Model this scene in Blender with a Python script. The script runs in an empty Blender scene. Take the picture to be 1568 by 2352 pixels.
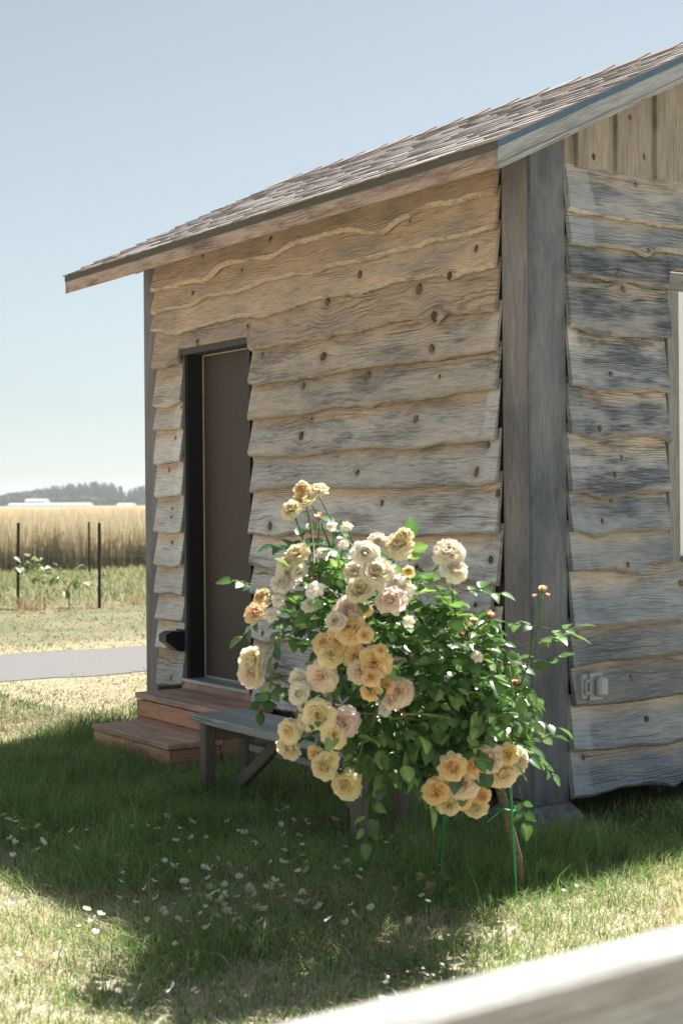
import bpy, bmesh, math, random
import numpy as np
from mathutils import Vector, Matrix, Euler

random.seed(7)
RNG = np.random.default_rng(11)
SC = bpy.context.scene
COL = SC.collection

# ------------------------------------------------------------------ camera, sky, sun, exposure
FOC, PX, PY, ROLL, EYE = 3400.0, 784.0, 1155.0, 0.008, 1.48      # photo measured on a 1568 x 2352 grid
cam_d = bpy.data.cameras.new('camera')
cam = bpy.data.objects.new('camera', cam_d)
COL.objects.link(cam)
SC.camera = cam
cam_d.sensor_fit = 'VERTICAL'
cam_d.sensor_height = 36.0
cam_d.lens = FOC / 2352 * 36.0
cam_d.shift_y = (PY - 1176) / 2352
cam_d.clip_start, cam_d.clip_end = 0.05, 9000
cam.location = (0, 0, EYE)
cam.matrix_world = Matrix.Translation((0, 0, EYE)) @ Matrix.Rotation(math.pi / 2, 4, 'X') @ Matrix.Rotation(-ROLL, 4, 'Z')
cam_d.dof.use_dof = True
cam_d.dof.focus_distance = 7.1
cam_d.dof.aperture_fstop = 4.0

TH = math.radians(34.5)
CN = np.array([.88, 6.83])                                        # near corner of the shed on plan
D1 = np.array([-math.sin(TH), math.cos(TH)])                      # along the door wall, away from the corner
D2 = np.array([math.cos(TH), math.sin(TH)])                       # along the gable wall
N1, N2 = -D2, -D1                                                 # outward normals of the two walls

SUN_N1, SUN_N2 = .645, .19                                         # shadow run per metre of height, along the two normals
u2 = SUN_N1 * N1 + SUN_N2 * N2
sun_dir = Vector((-u2[0], -u2[1], 1)).normalized()
sun_el = math.asin(sun_dir.z)
sun_az = math.atan2(sun_dir.x, sun_dir.y)
sun_d = bpy.data.lights.new('sun', 'SUN')
sun_d.energy = 3.7
sun_d.angle = math.radians(.55)
sun_d.color = (1, .955, .89)
sun = bpy.data.objects.new('sun', sun_d)
COL.objects.link(sun)
sun.rotation_euler = sun_dir.to_track_quat('Z', 'Y').to_euler()
sun.location = (10, 20, 30)

world = bpy.data.worlds.new('World')
SC.world = world
world.use_nodes = True
wn = world.node_tree
bg = wn.nodes['Background']
sky = wn.nodes.new('ShaderNodeTexSky')
sky.sky_type = 'NISHITA'
sky.sun_disc = False
sky.sun_elevation = sun_el
sky.sun_rotation = sun_az
sky.air_density = 1.0
sky.dust_density = .35
sky.ozone_density = 1.6
hs = wn.nodes.new('ShaderNodeHueSaturation')
hs.inputs['Saturation'].default_value = .36
hs.inputs['Value'].default_value = .64
tint = wn.nodes.new('ShaderNodeMix')
tint.data_type = 'RGBA'
tint.blend_type = 'MULTIPLY'
tint.inputs[0].default_value = 1
tint.inputs[7].default_value = (.93, 1.0, 1.0, 1)
wn.links.new(sky.outputs[0], hs.inputs['Color'])
wn.links.new(hs.outputs[0], tint.inputs[6])
wn.links.new(tint.outputs[2], bg.inputs[0])
bg.inputs[1].default_value = .052

SC.view_settings.view_transform = 'Standard'
SC.view_settings.look = 'None'
SC.view_settings.gamma = 1
SC.view_settings.use_curve_mapping = False
SC.view_settings.exposure = 1.8
SC.render.engine = 'CYCLES'
SC.cycles.use_denoising = True
SC.cycles.max_bounces = 8
SC.cycles.diffuse_bounces = 4
SC.cycles.transmission_bounces = 4
SC.cycles.volume_bounces = 0
SC.cycles.transparent_max_bounces = 8
SC.cycles.sample_clamp_indirect = 6

# ------------------------------------------------------------------ measuring helpers
def ray(x, y):
    u, v = x - PX, PY - y
    return np.array([(u * math.cos(ROLL) + v * math.sin(ROLL)) / FOC, 1, (v * math.cos(ROLL) - u * math.sin(ROLL)) / FOC])
def W1(x, y, o=0.03):
    r = ray(x, y); s = (o + CN @ N1) / (r[:2] @ N1); p = r[:2] * s
    return float((p - CN) @ D1), float(EYE + r[2] * s)
def W2(x, y, o=0.03):
    r = ray(x, y); s = (o + CN @ N2) / (r[:2] @ N2); p = r[:2] * s
    return float((p - CN) @ D2), float(EYE + r[2] * s)
def AT(x, y, Y):
    r = ray(x, y)
    return Vector((r[0] * Y, Y, EYE + r[2] * Y))
def GR(x, y, z=0.0):
    r = ray(x, y); s = (z - EYE) / r[2]
    return Vector((r[0] * s, s, z))
def PL(t, n, z):                                                  # plan position: t along the door wall, n out from it
    p = CN + D1 * t + N1 * n
    return Vector((p[0], p[1], z))
def PG(b, n, z):                                                  # same for the gable wall
    p = CN + D2 * b + N2 * n
    return Vector((p[0], p[1], z))

# ------------------------------------------------------------------ object helpers
def link(o, parent=None):
    COL.objects.link(o)
    if parent is not None:
        o.parent = parent
    return o
def tag(o, label=None, cat=None, group=None, kind=None):
    if label: o['label'] = label
    if cat: o['category'] = cat
    if group: o['group'] = group
    if kind: o['kind'] = kind
    return o
def thing(name, label, cat, loc=(0, 0, 0), group=None):
    o = bpy.data.objects.new(name, None)
    o.empty_display_size = .1
    link(o); o.location = loc
    return tag(o, label, cat, group)
def rootpos(o):
    p = Vector((0, 0, 0))
    while o is not None:
        p += o.location; o = o.parent
    return p
def mesh_obj(name, verts, faces, mat, parent=None, smooth=False, attrs=None):
    me = bpy.data.meshes.new(name)
    me.from_pydata([tuple(v) for v in verts], [], faces)
    if smooth:
        me.polygons.foreach_set('use_smooth', [True] * len(me.polygons))
    for k, (typ, dat) in (attrs or {}).items():
        a = me.attributes.new(k, typ, 'POINT')
        dat = np.asarray(dat, dtype=np.float32).ravel()
        a.data.foreach_set({'FLOAT_VECTOR': 'vector', 'FLOAT_COLOR': 'color', 'FLOAT': 'value'}[typ], dat)
    if mat is not None:
        me.materials.append(mat)
    me.update()
    o = bpy.data.objects.new(name, me)
    link(o, parent)
    if parent is not None:
        o.location = -rootpos(parent)                             # vertices are written in world space
    return o
def tri_mesh(name, V, F, mat, col=None, parent=None, smooth=False):
    me = bpy.data.meshes.new(name)
    nv, nf = len(V), len(F)
    me.vertices.add(nv); me.vertices.foreach_set('co', np.asarray(V, np.float32).ravel())
    me.loops.add(nf * 3); me.loops.foreach_set('vertex_index', np.asarray(F, np.int32).ravel())
    me.polygons.add(nf)
    me.polygons.foreach_set('loop_start', np.arange(0, nf * 3, 3, dtype=np.int32))
    if smooth: me.polygons.foreach_set('use_smooth', np.ones(nf, bool))
    if col is not None:
        a = me.attributes.new('gc', 'FLOAT_COLOR', 'POINT')
        a.data.foreach_set('color', np.asarray(col, np.float32).ravel())
    me.materials.append(mat)
    me.update(calc_edges=True)
    o = bpy.data.objects.new(name, me)
    link(o, parent)
    if parent is not None: o.location = -rootpos(parent)
    return o

# ------------------------------------------------------------------ materials
def new_mat(name):
    m = bpy.data.materials.new(name); m.use_nodes = True
    nt = m.node_tree
    return m, nt, nt.nodes['Principled BSDF']
def nd(nt, typ, **kw):
    n = nt.nodes.new(typ)
    for k, v in kw.items():
        if k.startswith('i_'):
            n.inputs[k[2:].replace('_', ' ')].default_value = v
        else:
            setattr(n, k, v)
    return n
def math_n(nt, op, a, b=None, c=None, clamp=False):
    n = nt.nodes.new('ShaderNodeMath'); n.operation = op; n.use_clamp = clamp
    for i, x in enumerate((a, b, c)):
        if x is None: continue
        if isinstance(x, (int, float)): n.inputs[i].default_value = x
        else: nt.links.new(x, n.inputs[i])
    return n.outputs[0]
def mix_c(nt, fac, a, b, mode='MIX'):
    n = nt.nodes.new('ShaderNodeMix'); n.data_type = 'RGBA'; n.blend_type = mode
    for s, x in ((0, fac), (6, a), (7, b)):
        if isinstance(x, (int, float)): n.inputs[s].default_value = x
        elif isinstance(x, tuple): n.inputs[s].default_value = (*x, 1) if len(x) == 3 else x
        else: nt.links.new(x, n.inputs[s])
    return n.outputs[2]
def maprange(nt, v, a, b, c=0., d=1.):
    n = nt.nodes.new('ShaderNodeMapRange'); n.interpolation_type = 'SMOOTHSTEP'
    nt.links.new(v, n.inputs[0])
    for i, x in enumerate((a, b, c, d)): n.inputs[i + 1].default_value = x
    return n.outputs[0]
def noise(nt, vec, scale=1., detail=3., rough=.55, dist=0.):
    n = nt.nodes.new('ShaderNodeTexNoise')
    n.inputs['Scale'].default_value = scale; n.inputs['Detail'].default_value = detail
    n.inputs['Roughness'].default_value = rough; n.inputs['Distortion'].default_value = dist
    if vec is not None: nt.links.new(vec, n.inputs['Vector'])
    return n.outputs['Fac']

def wood_mat(name, fresh, grey, dark, cream=(.56, .47, .36), line=.85, mthr=(.50, .68), grain=58., mild=1., rough=.78, tint=.16):
    """weathered sawn timber: wc = (along, across, knot or painted lap shade), wa = (waney edge, weathering, pale end, mildew)"""
    m, nt, bs = new_mat(name)
    L = nt.links.new
    wc = nd(nt, 'ShaderNodeAttribute', attribute_name='wc')
    wa = nd(nt, 'ShaderNodeAttribute', attribute_name='wa')
    s = nd(nt, 'ShaderNodeSeparateXYZ'); L(wc.outputs['Vector'], s.inputs[0])
    a = nd(nt, 'ShaderNodeSeparateColor'); L(wa.outputs['Color'], a.inputs[0])
    oi = nd(nt, 'ShaderNodeObjectInfo')
    rnd = oi.outputs['Random']
    off = math_n(nt, 'MULTIPLY', rnd, 37.)
    def vec(sx, sy, sz=0.):
        c = nd(nt, 'ShaderNodeCombineXYZ')
        L(math_n(nt, 'MULTIPLY', s.outputs[0], sx), c.inputs[0]); L(math_n(nt, 'MULTIPLY', s.outputs[1], sy), c.inputs[1])
        L(math_n(nt, 'ADD', off, sz), c.inputs[2])
        return c.outputs[0]
    big = noise(nt, vec(2.4, 7.), 1., 3.)
    mid = noise(nt, vec(4., 30., 3.), 1., 6., .68)
    # growth-ring lines: sine of the across coordinate, wandering with a slow noise
    wob = noise(nt, vec(2.3, 8., 7.), 1., 4., .6)
    ph = math_n(nt, 'ADD', math_n(nt, 'MULTIPLY', s.outputs[1], math_n(nt, 'MULTIPLY_ADD', rnd, grain * 6.0, grain * 3.4)), math_n(nt, 'MULTIPLY', wob, 36.))
    ring = math_n(nt, 'MULTIPLY_ADD', math_n(nt, 'SINE', ph), .5, .5)
    fine = noise(nt, vec(9., 190., 5.), 1., 3., .7)
    lin = math_n(nt, 'POWER', ring, 2.2)
    lamt = math_n(nt, 'MULTIPLY', lin, maprange(nt, noise(nt, vec(1.5, 7., 11.), 1., 2.), .44, .72, .04, 1.))
    base_f = mix_c(nt, maprange(nt, mid, .3, .7), fresh, tuple(min(1, c * 1.5) for c in fresh))
    base_g = mix_c(nt, maprange(nt, mid, .3, .7), grey, tuple(min(1, c * 1.5) for c in grey))
    wfac = math_n(nt, 'ADD', a.outputs[1], math_n(nt, 'MULTIPLY_ADD', big, 1.0, -.5), clamp=True)
    col = mix_c(nt, wfac, base_f, base_g)
    mil = maprange(nt, math_n(nt, 'ADD', math_n(nt, 'MULTIPLY', mid, .55), math_n(nt, 'MULTIPLY', big, .55)), *mthr)
    al = wa.outputs['Alpha']
    col = mix_c(nt, math_n(nt, 'MULTIPLY', math_n(nt, 'MULTIPLY', math_n(nt, 'MULTIPLY', mil, maprange(nt, fine, .25, .6, .35, 1.)), al), mild, clamp=True), col, dark)
    pale = math_n(nt, 'MULTIPLY', a.outputs[2], math_n(nt, 'MULTIPLY_ADD', fine, .5, .55), clamp=True)
    col = mix_c(nt, pale, col, tuple(min(1, c * 1.1 + .16) for c in grey))
    col = mix_c(nt, math_n(nt, 'MULTIPLY', lamt, line), col, mix_c(nt, .62, col, tuple(c * .24 for c in fresh)))
    col = mix_c(nt, math_n(nt, 'MULTIPLY', maprange(nt, fine, .45, .7), .6), col, mix_c(nt, .6, col, (.03, .026, .022)))
    crk = maprange(nt, noise(nt, vec(1.3, 75., 13.), 1., 3.), .66, .72)
    col = mix_c(nt, math_n(nt, 'MULTIPLY', crk, .75), col, (.035, .03, .026))
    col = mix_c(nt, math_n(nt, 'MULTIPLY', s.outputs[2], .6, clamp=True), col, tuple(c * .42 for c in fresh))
    en = noise(nt, vec(30., 60., 2.), 1., 3.)
    crm = mix_c(nt, maprange(nt, en, .5, .68), cream, tuple(c * .68 for c in cream))
    crm = mix_c(nt, maprange(nt, noise(nt, vec(7., 12., 9.), 1., 3.), .50, .62), crm, mix_c(nt, .2, col, (.10, .065, .04)))
    col = mix_c(nt, a.outputs[0], col, crm)
    tn = math_n(nt, 'MULTIPLY_ADD', rnd, tint * 2, 1 - tint)
    cv = nd(nt, 'ShaderNodeCombineXYZ')
    for i in range(3): L(tn, cv.inputs[i])
    col = mix_c(nt, 1., col, cv.outputs[0], 'MULTIPLY')
    L(col, bs.inputs['Base Color'])
    bs.inputs['Roughness'].default_value = rough
    bs.inputs['Specular IOR Level'].default_value = .25
    bp = nd(nt, 'ShaderNodeBump'); bp.inputs['Strength'].default_value = .8; bp.inputs['Distance'].default_value = .006
    hh = math_n(nt, 'SUBTRACT', math_n(nt, 'MULTIPLY', fine, .5), math_n(nt, 'MULTIPLY', lamt, .8))
    L(hh, bp.inputs['Height']); L(bp.outputs[0], bs.inputs['Normal'])
    return m

def plain_mat(name, col, rough=.6, var=.12, scale=30., metal=0., spec=.4, bump=.0):
    m, nt, bs = new_mat(name)
    tc = nd(nt, 'ShaderNodeTexCoord')
    n = noise(nt, tc.outputs['Object'], scale, 4.)
    c = mix_c(nt, maprange(nt, n, .3, .7), tuple(x * (1 - var) for x in col), tuple(min(1, x * (1 + var)) for x in col))
    nt.links.new(c, bs.inputs['Base Color'])
    bs.inputs['Roughness'].default_value = rough
    bs.inputs['Metallic'].default_value = metal
    bs.inputs['Specular IOR Level'].default_value = spec
    if bump:
        b = nd(nt, 'ShaderNodeBump'); b.inputs['Strength'].default_value = bump; b.inputs['Distance'].default_value = .003
        nt.links.new(n, b.inputs['Height']); nt.links.new(b.outputs[0], bs.inputs['Normal'])
    return m

M = {}
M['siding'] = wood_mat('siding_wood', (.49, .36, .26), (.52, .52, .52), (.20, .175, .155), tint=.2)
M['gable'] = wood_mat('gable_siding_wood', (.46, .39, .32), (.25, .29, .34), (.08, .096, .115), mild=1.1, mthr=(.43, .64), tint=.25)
M['batten'] = wood_mat('gable_board_wood', (.28, .235, .19), (.28, .26, .235), (.13, .12, .11), grain=40, line=.4)
M['post'] = wood_mat('corner_post_wood', (.22, .185, .175), (.135, .155, .178), (.07, .082, .095), grain=95, line=.6)
M['fascia'] = wood_mat('eave_fascia_wood', (.44, .28, .20), (.46, .39, .35), (.20, .11, .075), grain=70)
M['rake'] = wood_mat('rake_fascia_wood', (.33, .33, .33), (.33, .36, .38), (.19, .21, .22), grain=80, line=.3)
M['steps'] = wood_mat('step_wood', (.56, .29, .175), (.46, .33, .265), (.18, .11, .08), grain=55, line=.5)
M['bench'] = wood_mat('bench_wood', (.25, .24, .225), (.31, .325, .335), (.12, .12, .12), grain=60, line=.5)
M['benchleg'] = wood_mat('bench_leg_wood', (.15, .12, .095), (.16, .145, .125), (.07, .06, .05), grain=60, line=.5)
M['rail'] = wood_mat('rail_wood', (.29, .28, .26), (.34, .335, .32), (.16, .155, .14), grain=60, line=.2, mild=.4)
def knot_mat():
    m, nt, bs = new_mat('knot_wood')
    oi = nd(nt, 'ShaderNodeObjectInfo'); tc = nd(nt, 'ShaderNodeTexCoord')
    base = mix_c(nt, oi.outputs['Random'], (.085, .052, .032), (.26, .165, .095))
    n = noise(nt, tc.outputs['Object'], 210., 4., .7)
    nt.links.new(mix_c(nt, maprange(nt, n, .45, .62), base, (.035, .025, .018)), bs.inputs['Base Color'])
    bs.inputs['Roughness'].default_value = .75
    b = nd(nt, 'ShaderNodeBump'); b.inputs['Distance'].default_value = .003; nt.links.new(n, b.inputs['Height']); nt.links.new(b.outputs[0], bs.inputs['Normal'])
    return m
M['knot'] = knot_mat()
M['knotring'] = plain_mat('knot_ring_wood', (.06, .04, .028), .75, .4, 120.)
M['nail'] = plain_mat('nail_steel', (.55, .56, .58), .35, .1, 50., .7)
M['sheath'] = plain_mat('sheathing', (.05, .04, .032), .9)
M['door'] = plain_mat('door_paint', (.062, .044, .034), .6, .12, 60., 0, .5, .05)
M['frame'] = plain_mat('door_frame_paint', (.055, .048, .052), .6, .2, 40.)
M['jamb'] = plain_mat('door_jamb_dark', (.012, .011, .011), .6)
M['strip'] = plain_mat('weather_strip', (.50, .44, .33), .7)
M['sill'] = plain_mat('sill_metal', (.42, .43, .44), .4, .1, 30., .3)
M['drip_eave'] = plain_mat('eave_drip_metal', (.11, .09, .06), .8, .1)
M['drip_rake'] = plain_mat('rake_drip_metal', (.07, .13, .20), .55, .08)  # blue of the reflected sky put into the base colour
M['white'] = plain_mat('white_vinyl', (.78, .79, .80), .45, .04)
M['casing'] = wood_mat('window_casing_wood', (.20, .195, .18), (.215, .22, .225), (.12, .12, .12), grain=60, line=.3)
M['outlet'] = plain_mat('outlet_plastic', (.36, .385, .40), .45, .05)
M['fixture'] = plain_mat('fixture_metal', (.018, .02, .024), .4, .2, 40., .3)
M['concrete'] = plain_mat('concrete', (.19, .195, .20), .9, .3, 25., bump=.4)
M['stake'] = plain_mat('green_plastic', (.02, .24, .09), .45, .15, 60.)
M['iron'] = plain_mat('rusted_iron', (.035, .025, .02), .8, .3, 40.)
M['wire'] = plain_mat('wire_steel', (.22, .2, .18), .5, .2, 40., .6)
M['farwhite'] = plain_mat('far_roof_white', (.42, .44, .45), .6)
M['farwall'] = plain_mat('far_wall', (.3, .31, .32), .7)
M['bark_or_shade'] = plain_mat('rose_bark', (.12, .10, .065), .85, .4, 60., bump=.5)
M['stem'] = plain_mat('rose_stem', (.10, .16, .04), .55, .3, 40.)
M['stemred'] = plain_mat('rose_stem_red', (.22, .09, .05), .55, .3, 40.)
M['soil'] = plain_mat('bare_soil', (.09, .07, .05), .95, .3, 12., bump=.5)

def glass_mat():
    m, nt, bs = new_mat('window_glass')
    bs.inputs['Base Color'].default_value = (.02, .025, .03, 1)
    bs.inputs['Roughness'].default_value = .04
    bs.inputs['Specular IOR Level'].default_value = .7
    return m
M['glass'] = glass_mat()

def shingle_mat():
    m, nt, bs = new_mat('asphalt_shingle')
    tc = nd(nt, 'ShaderNodeTexCoord'); oi = nd(nt, 'ShaderNodeObjectInfo')
    n = noise(nt, tc.outputs['Object'], 260., 2.)
    base = mix_c(nt, oi.outputs['Random'], (.31, .275, .26), (.43, .385, .365))
    c = mix_c(nt, math_n(nt, 'MULTIPLY', maprange(nt, n, .35, .65), .6), base, mix_c(nt, .5, base, (.03, .025, .025)))
    nt.links.new(c, bs.inputs['Base Color']); bs.inputs['Roughness'].default_value = .95
    bs.inputs['Specular IOR Level'].default_value = .15
    b = nd(nt, 'ShaderNodeBump'); b.inputs['Strength'].default_value = .6; b.inputs['Distance'].default_value = .003
    nt.links.new(n, b.inputs['Height']); nt.links.new(b.outputs[0], bs.inputs['Normal'])
    return m
M['shingle'] = shingle_mat()

def leafy_mat(name, trans=.4, rough=.6, spec=.3, vary=.25, objcol=False):
    """thin plant tissue coloured by the per-vertex pigment gc, letting light through"""
    m, nt, bs = new_mat(name)
    L = nt.links.new
    at = nd(nt, 'ShaderNodeAttribute', attribute_name='gc')
    col = at.outputs['Color']
    oi = nd(nt, 'ShaderNodeObjectInfo')
    if objcol:
        col = mix_c(nt, 1., col, oi.outputs['Color'], 'MULTIPLY')
    v = math_n(nt, 'MULTIPLY_ADD', oi.outputs['Random'], vary * 2, 1 - vary)
    cv = nd(nt, 'ShaderNodeCombineXYZ')
    for i in range(3): L(v, cv.inputs[i])
    col = mix_c(nt, 1., col, cv.outputs[0], 'MULTIPLY')
    L(col, bs.inputs['Base Color'])
    bs.inputs['Roughness'].default_value = rough
    bs.inputs['Specular IOR Level'].default_value = spec
    tr = nd(nt, 'ShaderNodeBsdfTranslucent')
    L(mix_c(nt, 1., col, (1.15, 1.2, .75), 'MULTIPLY') if not objcol else mix_c(nt, .45, col, (1., .97, .9)), tr.inputs['Color'])
    mx = nd(nt, 'ShaderNodeMixShader'); mx.inputs[0].default_value = trans
    L(bs.outputs[0], mx.inputs[1]); L(tr.outputs[0], mx.inputs[2])
    L(mx.outputs[0], nt.nodes['Material Output'].inputs['Surface'])
    return m
M['grass'] = leafy_mat('grass_blade', .42, .55, .3, 0)
M['leaf'] = leafy_mat('rose_leaf', .36, .30, .6, .22)
M['petal'] = leafy_mat('rose_petal', .58, .6, .2, .05, True)
M['tree'] = leafy_mat('far_foliage', .1, .8, .1, .18)

# ------------------------------------------------------------------ timber pieces
def wood_attrs(n, wc, edge=0., weather=.6, pale=0., mild=.5):
    wa = np.zeros((n, 4), np.float32); wa[:, 0] = edge; wa[:, 1] = weather; wa[:, 2] = pale; wa[:, 3] = mild
    return {'wc': ('FLOAT_VECTOR', wc), 'wa': ('FLOAT_COLOR', wa)}
def plank(name, o, ex, ey, ez, mat, parent, ch=.004, weather=.6, mild=.5, along=0, pale=0., nseg=1):
    """box with eased edges; o corner, ex ey ez full edge vectors; grain runs along the chosen edge"""
    o = Vector(o); E_ = [Vector(ex), Vector(ey), Vector(ez)]
    ln = [e.length for e in E_]; dr = [e.normalized() for e in E_]
    ch = min(ch, min(ln) * .3)
    V, keys = [], {}
    for ix in (0, 1):
        for iy in (0, 1):
            for iz in (0, 1):
                c = (ix, iy, iz)
                for ax in range(3):                               # vertex lying on the face normal to ax
                    p = [(ln[k] if c[k] else 0) for k in range(3)]
                    for k in range(3):
                        if k != ax: p[k] += -ch if c[k] else ch
                    keys[(c, ax)] = len(V)
                    V.append(p)
    F = []
    for ax in range(3):
        k1, k2 = (ax + 1) % 3, (ax + 2) % 3
        for s in (0, 1):
            q = []
            for a_, b_ in ((0, 0), (1, 0), (1, 1), (0, 1)):
                c = [0, 0, 0]; c[ax] = s; c[k1] = a_; c[k2] = b_
                q.append(keys[(tuple(c), ax)])
            F.append(q if s else q[::-1])
    for ax in range(3):                                           # edge strips parallel to ax
        k1, k2 = (ax + 1) % 3, (ax + 2) % 3
        for a_ in (0, 1):
            for b_ in (0, 1):
                c0 = [0, 0, 0]; c0[k1] = a_; c0[k2] = b_
                c1 = list(c0); c1[ax] = 1
                q = [keys[(tuple(c0), k1)], keys[(tuple(c1), k1)], keys[(tuple(c1), k2)], keys[(tuple(c0), k2)]]
                F.append(q if (a_ == b_) else q[::-1])
    for ix in (0, 1):
        for iy in (0, 1):
            for iz in (0, 1):
                c = (ix, iy, iz); q = [keys[(c, 0)], keys[(c, 1)], keys[(c, 2)]]
                F.append(q if (ix + iy + iz) % 2 else q[::-1])
    pts = np.array(V)
    W = pts @ np.array([list(d) for d in dr]) + np.array(list(o))
    ot = [k for k in range(3) if k != along]
    r0 = random.random() * 20
    wc = np.stack([pts[:, along] + r0, pts[:, ot[0]] + pts[:, ot[1]] * 1.0 + r0, np.zeros(len(pts))], 1)
    ob = mesh_obj(name, W, F, mat, parent, False, wood_attrs(len(W), wc, 0., weather, pale, mild))
    return ob

def smooth_curve(pts, ts, jag=.0025, win=.035):
    pts = sorted(pts)
    xs = np.array([p[0] for p in pts]); zs = np.array([p[1] for p in pts])
    fine = np.linspace(ts[0] - .2, ts[-1] + .2, 700)
    z = np.interp(fine, xs, zs)
    k = max(3, int(win / (fine[1] - fine[0])) | 1)
    ker = np.hanning(k + 2)[1:-1]; ker /= ker.sum()
    z = np.convolve(np.pad(z, k // 2, mode='edge'), ker, 'valid')
    z = np.interp(ts, fine, z)
    if jag:
        n = len(ts)
        w = np.convolve(RNG.normal(0, 1, n + 6), np.ones(7) / 7, 'valid') * 2.2 + RNG.normal(0, .35, n)
        z = z + w * jag
    return z

def siding_board(name, pos, parent, t0, t1, bottom, top, mat, knots=(), o_top=.012, o_bot=.055, weather=(.2, .2),
                 mild=.5, pale=(), step=.016, bevel=.022, edge=.42, notch=None, slant=(0, 0), bark_or_shade=0.):
    """one live-edge board; pos(t, out, z) places it; bottom/top are lists of (t, z)"""
    nt_ = max(6, int((t1 - t0) / step))
    ts = np.linspace(t0, t1, nt_)
    zb = smooth_curve(bottom, ts)
    if notch is not None:
        zb = np.maximum(zb, np.where((ts > notch[0]) & (ts < notch[1]), notch[2], -9))
    zt = np.interp(ts, [p[0] for p in sorted(top)], [p[1] for p in sorted(top)])
    bv = .8 * bevel * (1 + .6 * np.convolve(RNG.normal(0, 1, nt_ + 8), np.ones(9) / 9, 'valid'))
    bv = np.clip(bv, .006, .05)
    nv = 12
    cup = RNG.uniform(-.004, .004)
    rows = []                                                     # (out, z, edge)
    th = .024
    ob_w = o_bot + .006 * np.convolve(RNG.normal(0, 1, nt_ + 20), np.ones(21) / 21, 'valid') * 2
    zf = np.minimum(zb + bv, zt - .02)
    for i in range(nv):
        k = i / (nv - 1)
        rows.append((o_top + (ob_w - o_top) * k + cup * 4 * k * (1 - k), zt + (zf - zt) * k, 0.))
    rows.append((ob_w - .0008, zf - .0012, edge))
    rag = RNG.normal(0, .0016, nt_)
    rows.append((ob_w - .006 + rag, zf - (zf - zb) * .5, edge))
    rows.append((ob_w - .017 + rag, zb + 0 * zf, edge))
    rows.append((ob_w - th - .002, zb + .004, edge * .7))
    rows.append((np.full(nt_, max(.002, o_top - .010)), zt - .0, 0.))
    nr = len(rows)
    V = np.zeros((nt_, nr, 3)); WC = np.zeros((nt_, nr, 3)); WA = np.zeros((nt_, nr, 4))
    r0 = random.random() * 30
    for j, (o_, z_, e_) in enumerate(rows):
        o_ = np.broadcast_to(o_, (nt_,)); z_ = np.broadcast_to(z_, (nt_,))
        slan = slant[0] * np.clip(1 - (ts - t0) / .15, 0, 1) + slant[1] * np.clip(1 - (t1 - ts) / .15, 0, 1)
        tt = ts + slan * (j / nr)
        for i in range(nt_):
            V[i, j] = pos(tt[i], o_[i], z_[i])
        WC[:, j, 0] = ts + r0
        y = z_.copy(); kn = np.zeros(nt_)
        for (kt, kz, kr) in knots:
            dt, dz = ts - kt, z_ - kz
            g = np.exp(-(dt / (kr * 3.2)) ** 2 - (dz / (kr * 2.4)) ** 2)
            y = y - dz * g * .85
            kn = np.maximum(kn, np.exp(-(dt / (kr * 1.35)) ** 2 - (dz / (kr * 1.25)) ** 2))
        WC[:, j, 1] = y + r0; WC[:, j, 2] = kn
        WA[:, j, 0] = e_
        if j >= nv: WC[:, j, 2] = np.maximum(kn, (bark_or_shade if j < nr - 3 else 1.) if j < nr - 1 else 0)  # shade under the lap painted on the bevel; underside browned as bark residue
        k = (ts - t0) / max(1e-6, t1 - t0)
        WA[:, j, 1] = weather[0] + (weather[1] - weather[0]) * k
        for (pa, pb, amt) in pale:
            lo, hi = min(pa, pb), max(pa, pb)
            sk = (j / nr) * .03
            WA[:, j, 2] = np.maximum(WA[:, j, 2], amt * ((ts > lo + sk) & (ts < hi + sk)))
        # the strip just under the lap above stays fresher
        if j < nv: WA[:, j, 1] -= 1.0 * math.exp(-((j - 2.4) / 1.8) ** 2)
        WA[:, j, 3] = mild
    F = []
    for i in range(nt_ - 1):
        for j in range(nr):
            a, b = i * nr + j, i * nr + (j + 1) % nr
            F.append((a, b, b + nr, a + nr))
    F.append(tuple(range(nr))[::-1]); F.append(tuple((nt_ - 1) * nr + j for j in range(nr)))
    ob = mesh_obj(name, V.reshape(-1, 3), F, mat, parent, False,
                  {'wc': ('FLOAT_VECTOR', WC.reshape(-1, 3)), 'wa': ('FLOAT_COLOR', WA.reshape(-1, 4))})
    # knots: shallow domed discs standing a little proud of the face
    for (kt, kz, kr) in knots:
        zti, zfi = float(np.interp(kt, ts, zt)), float(np.interp(kt, ts, zf))
        k = min(1., max(0., (zti - kz) / max(.01, zti - zfi)))
        oo = o_top + (float(np.interp(kt, ts, ob_w)) - o_top) * k + cup * 4 * k * (1 - k)
        knot(pos, kt, oo, kz, kr, ob)
    return ob
def knot(pos, t, o, z, r, parent):
    V, F = [], []
    n = 14; ph = random.random() * 6; el = random.uniform(.65, 1.15)
    rr = [(1.0, -.002), (.86, .0022), (.55, .0034), (.2, .003)]
    for q, (a, h_) in enumerate(rr):
        for i in range(n):
            an = 2 * math.pi * i / n
            w = 1 + .12 * math.sin(2 * an + ph) + .06 * math.sin(5 * an + ph)
            V.append(pos(t + r * .82 * el * a * w * math.cos(an), o + h_, z + r * 1.0 * a * w * math.sin(an)))
    V.append(pos(t, o + .0028, z))
    for q in range(len(rr) - 1):
        for i in range(n):
            F.append((q * n + i, q * n + (i + 1) % n, (q + 1) * n + (i + 1) % n, (q + 1) * n + i))
    for i in range(n): F.append(((len(rr) - 1) * n + i, (len(rr) - 1) * n + (i + 1) % n, len(V) - 1))
    k = mesh_obj('knot', V, F, M['knot'], parent, True)
    k.data.materials.append(M['knotring'])
    for i, p in enumerate(k.data.polygons):
        if i < n: p.material_index = 1
    return k

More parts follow.
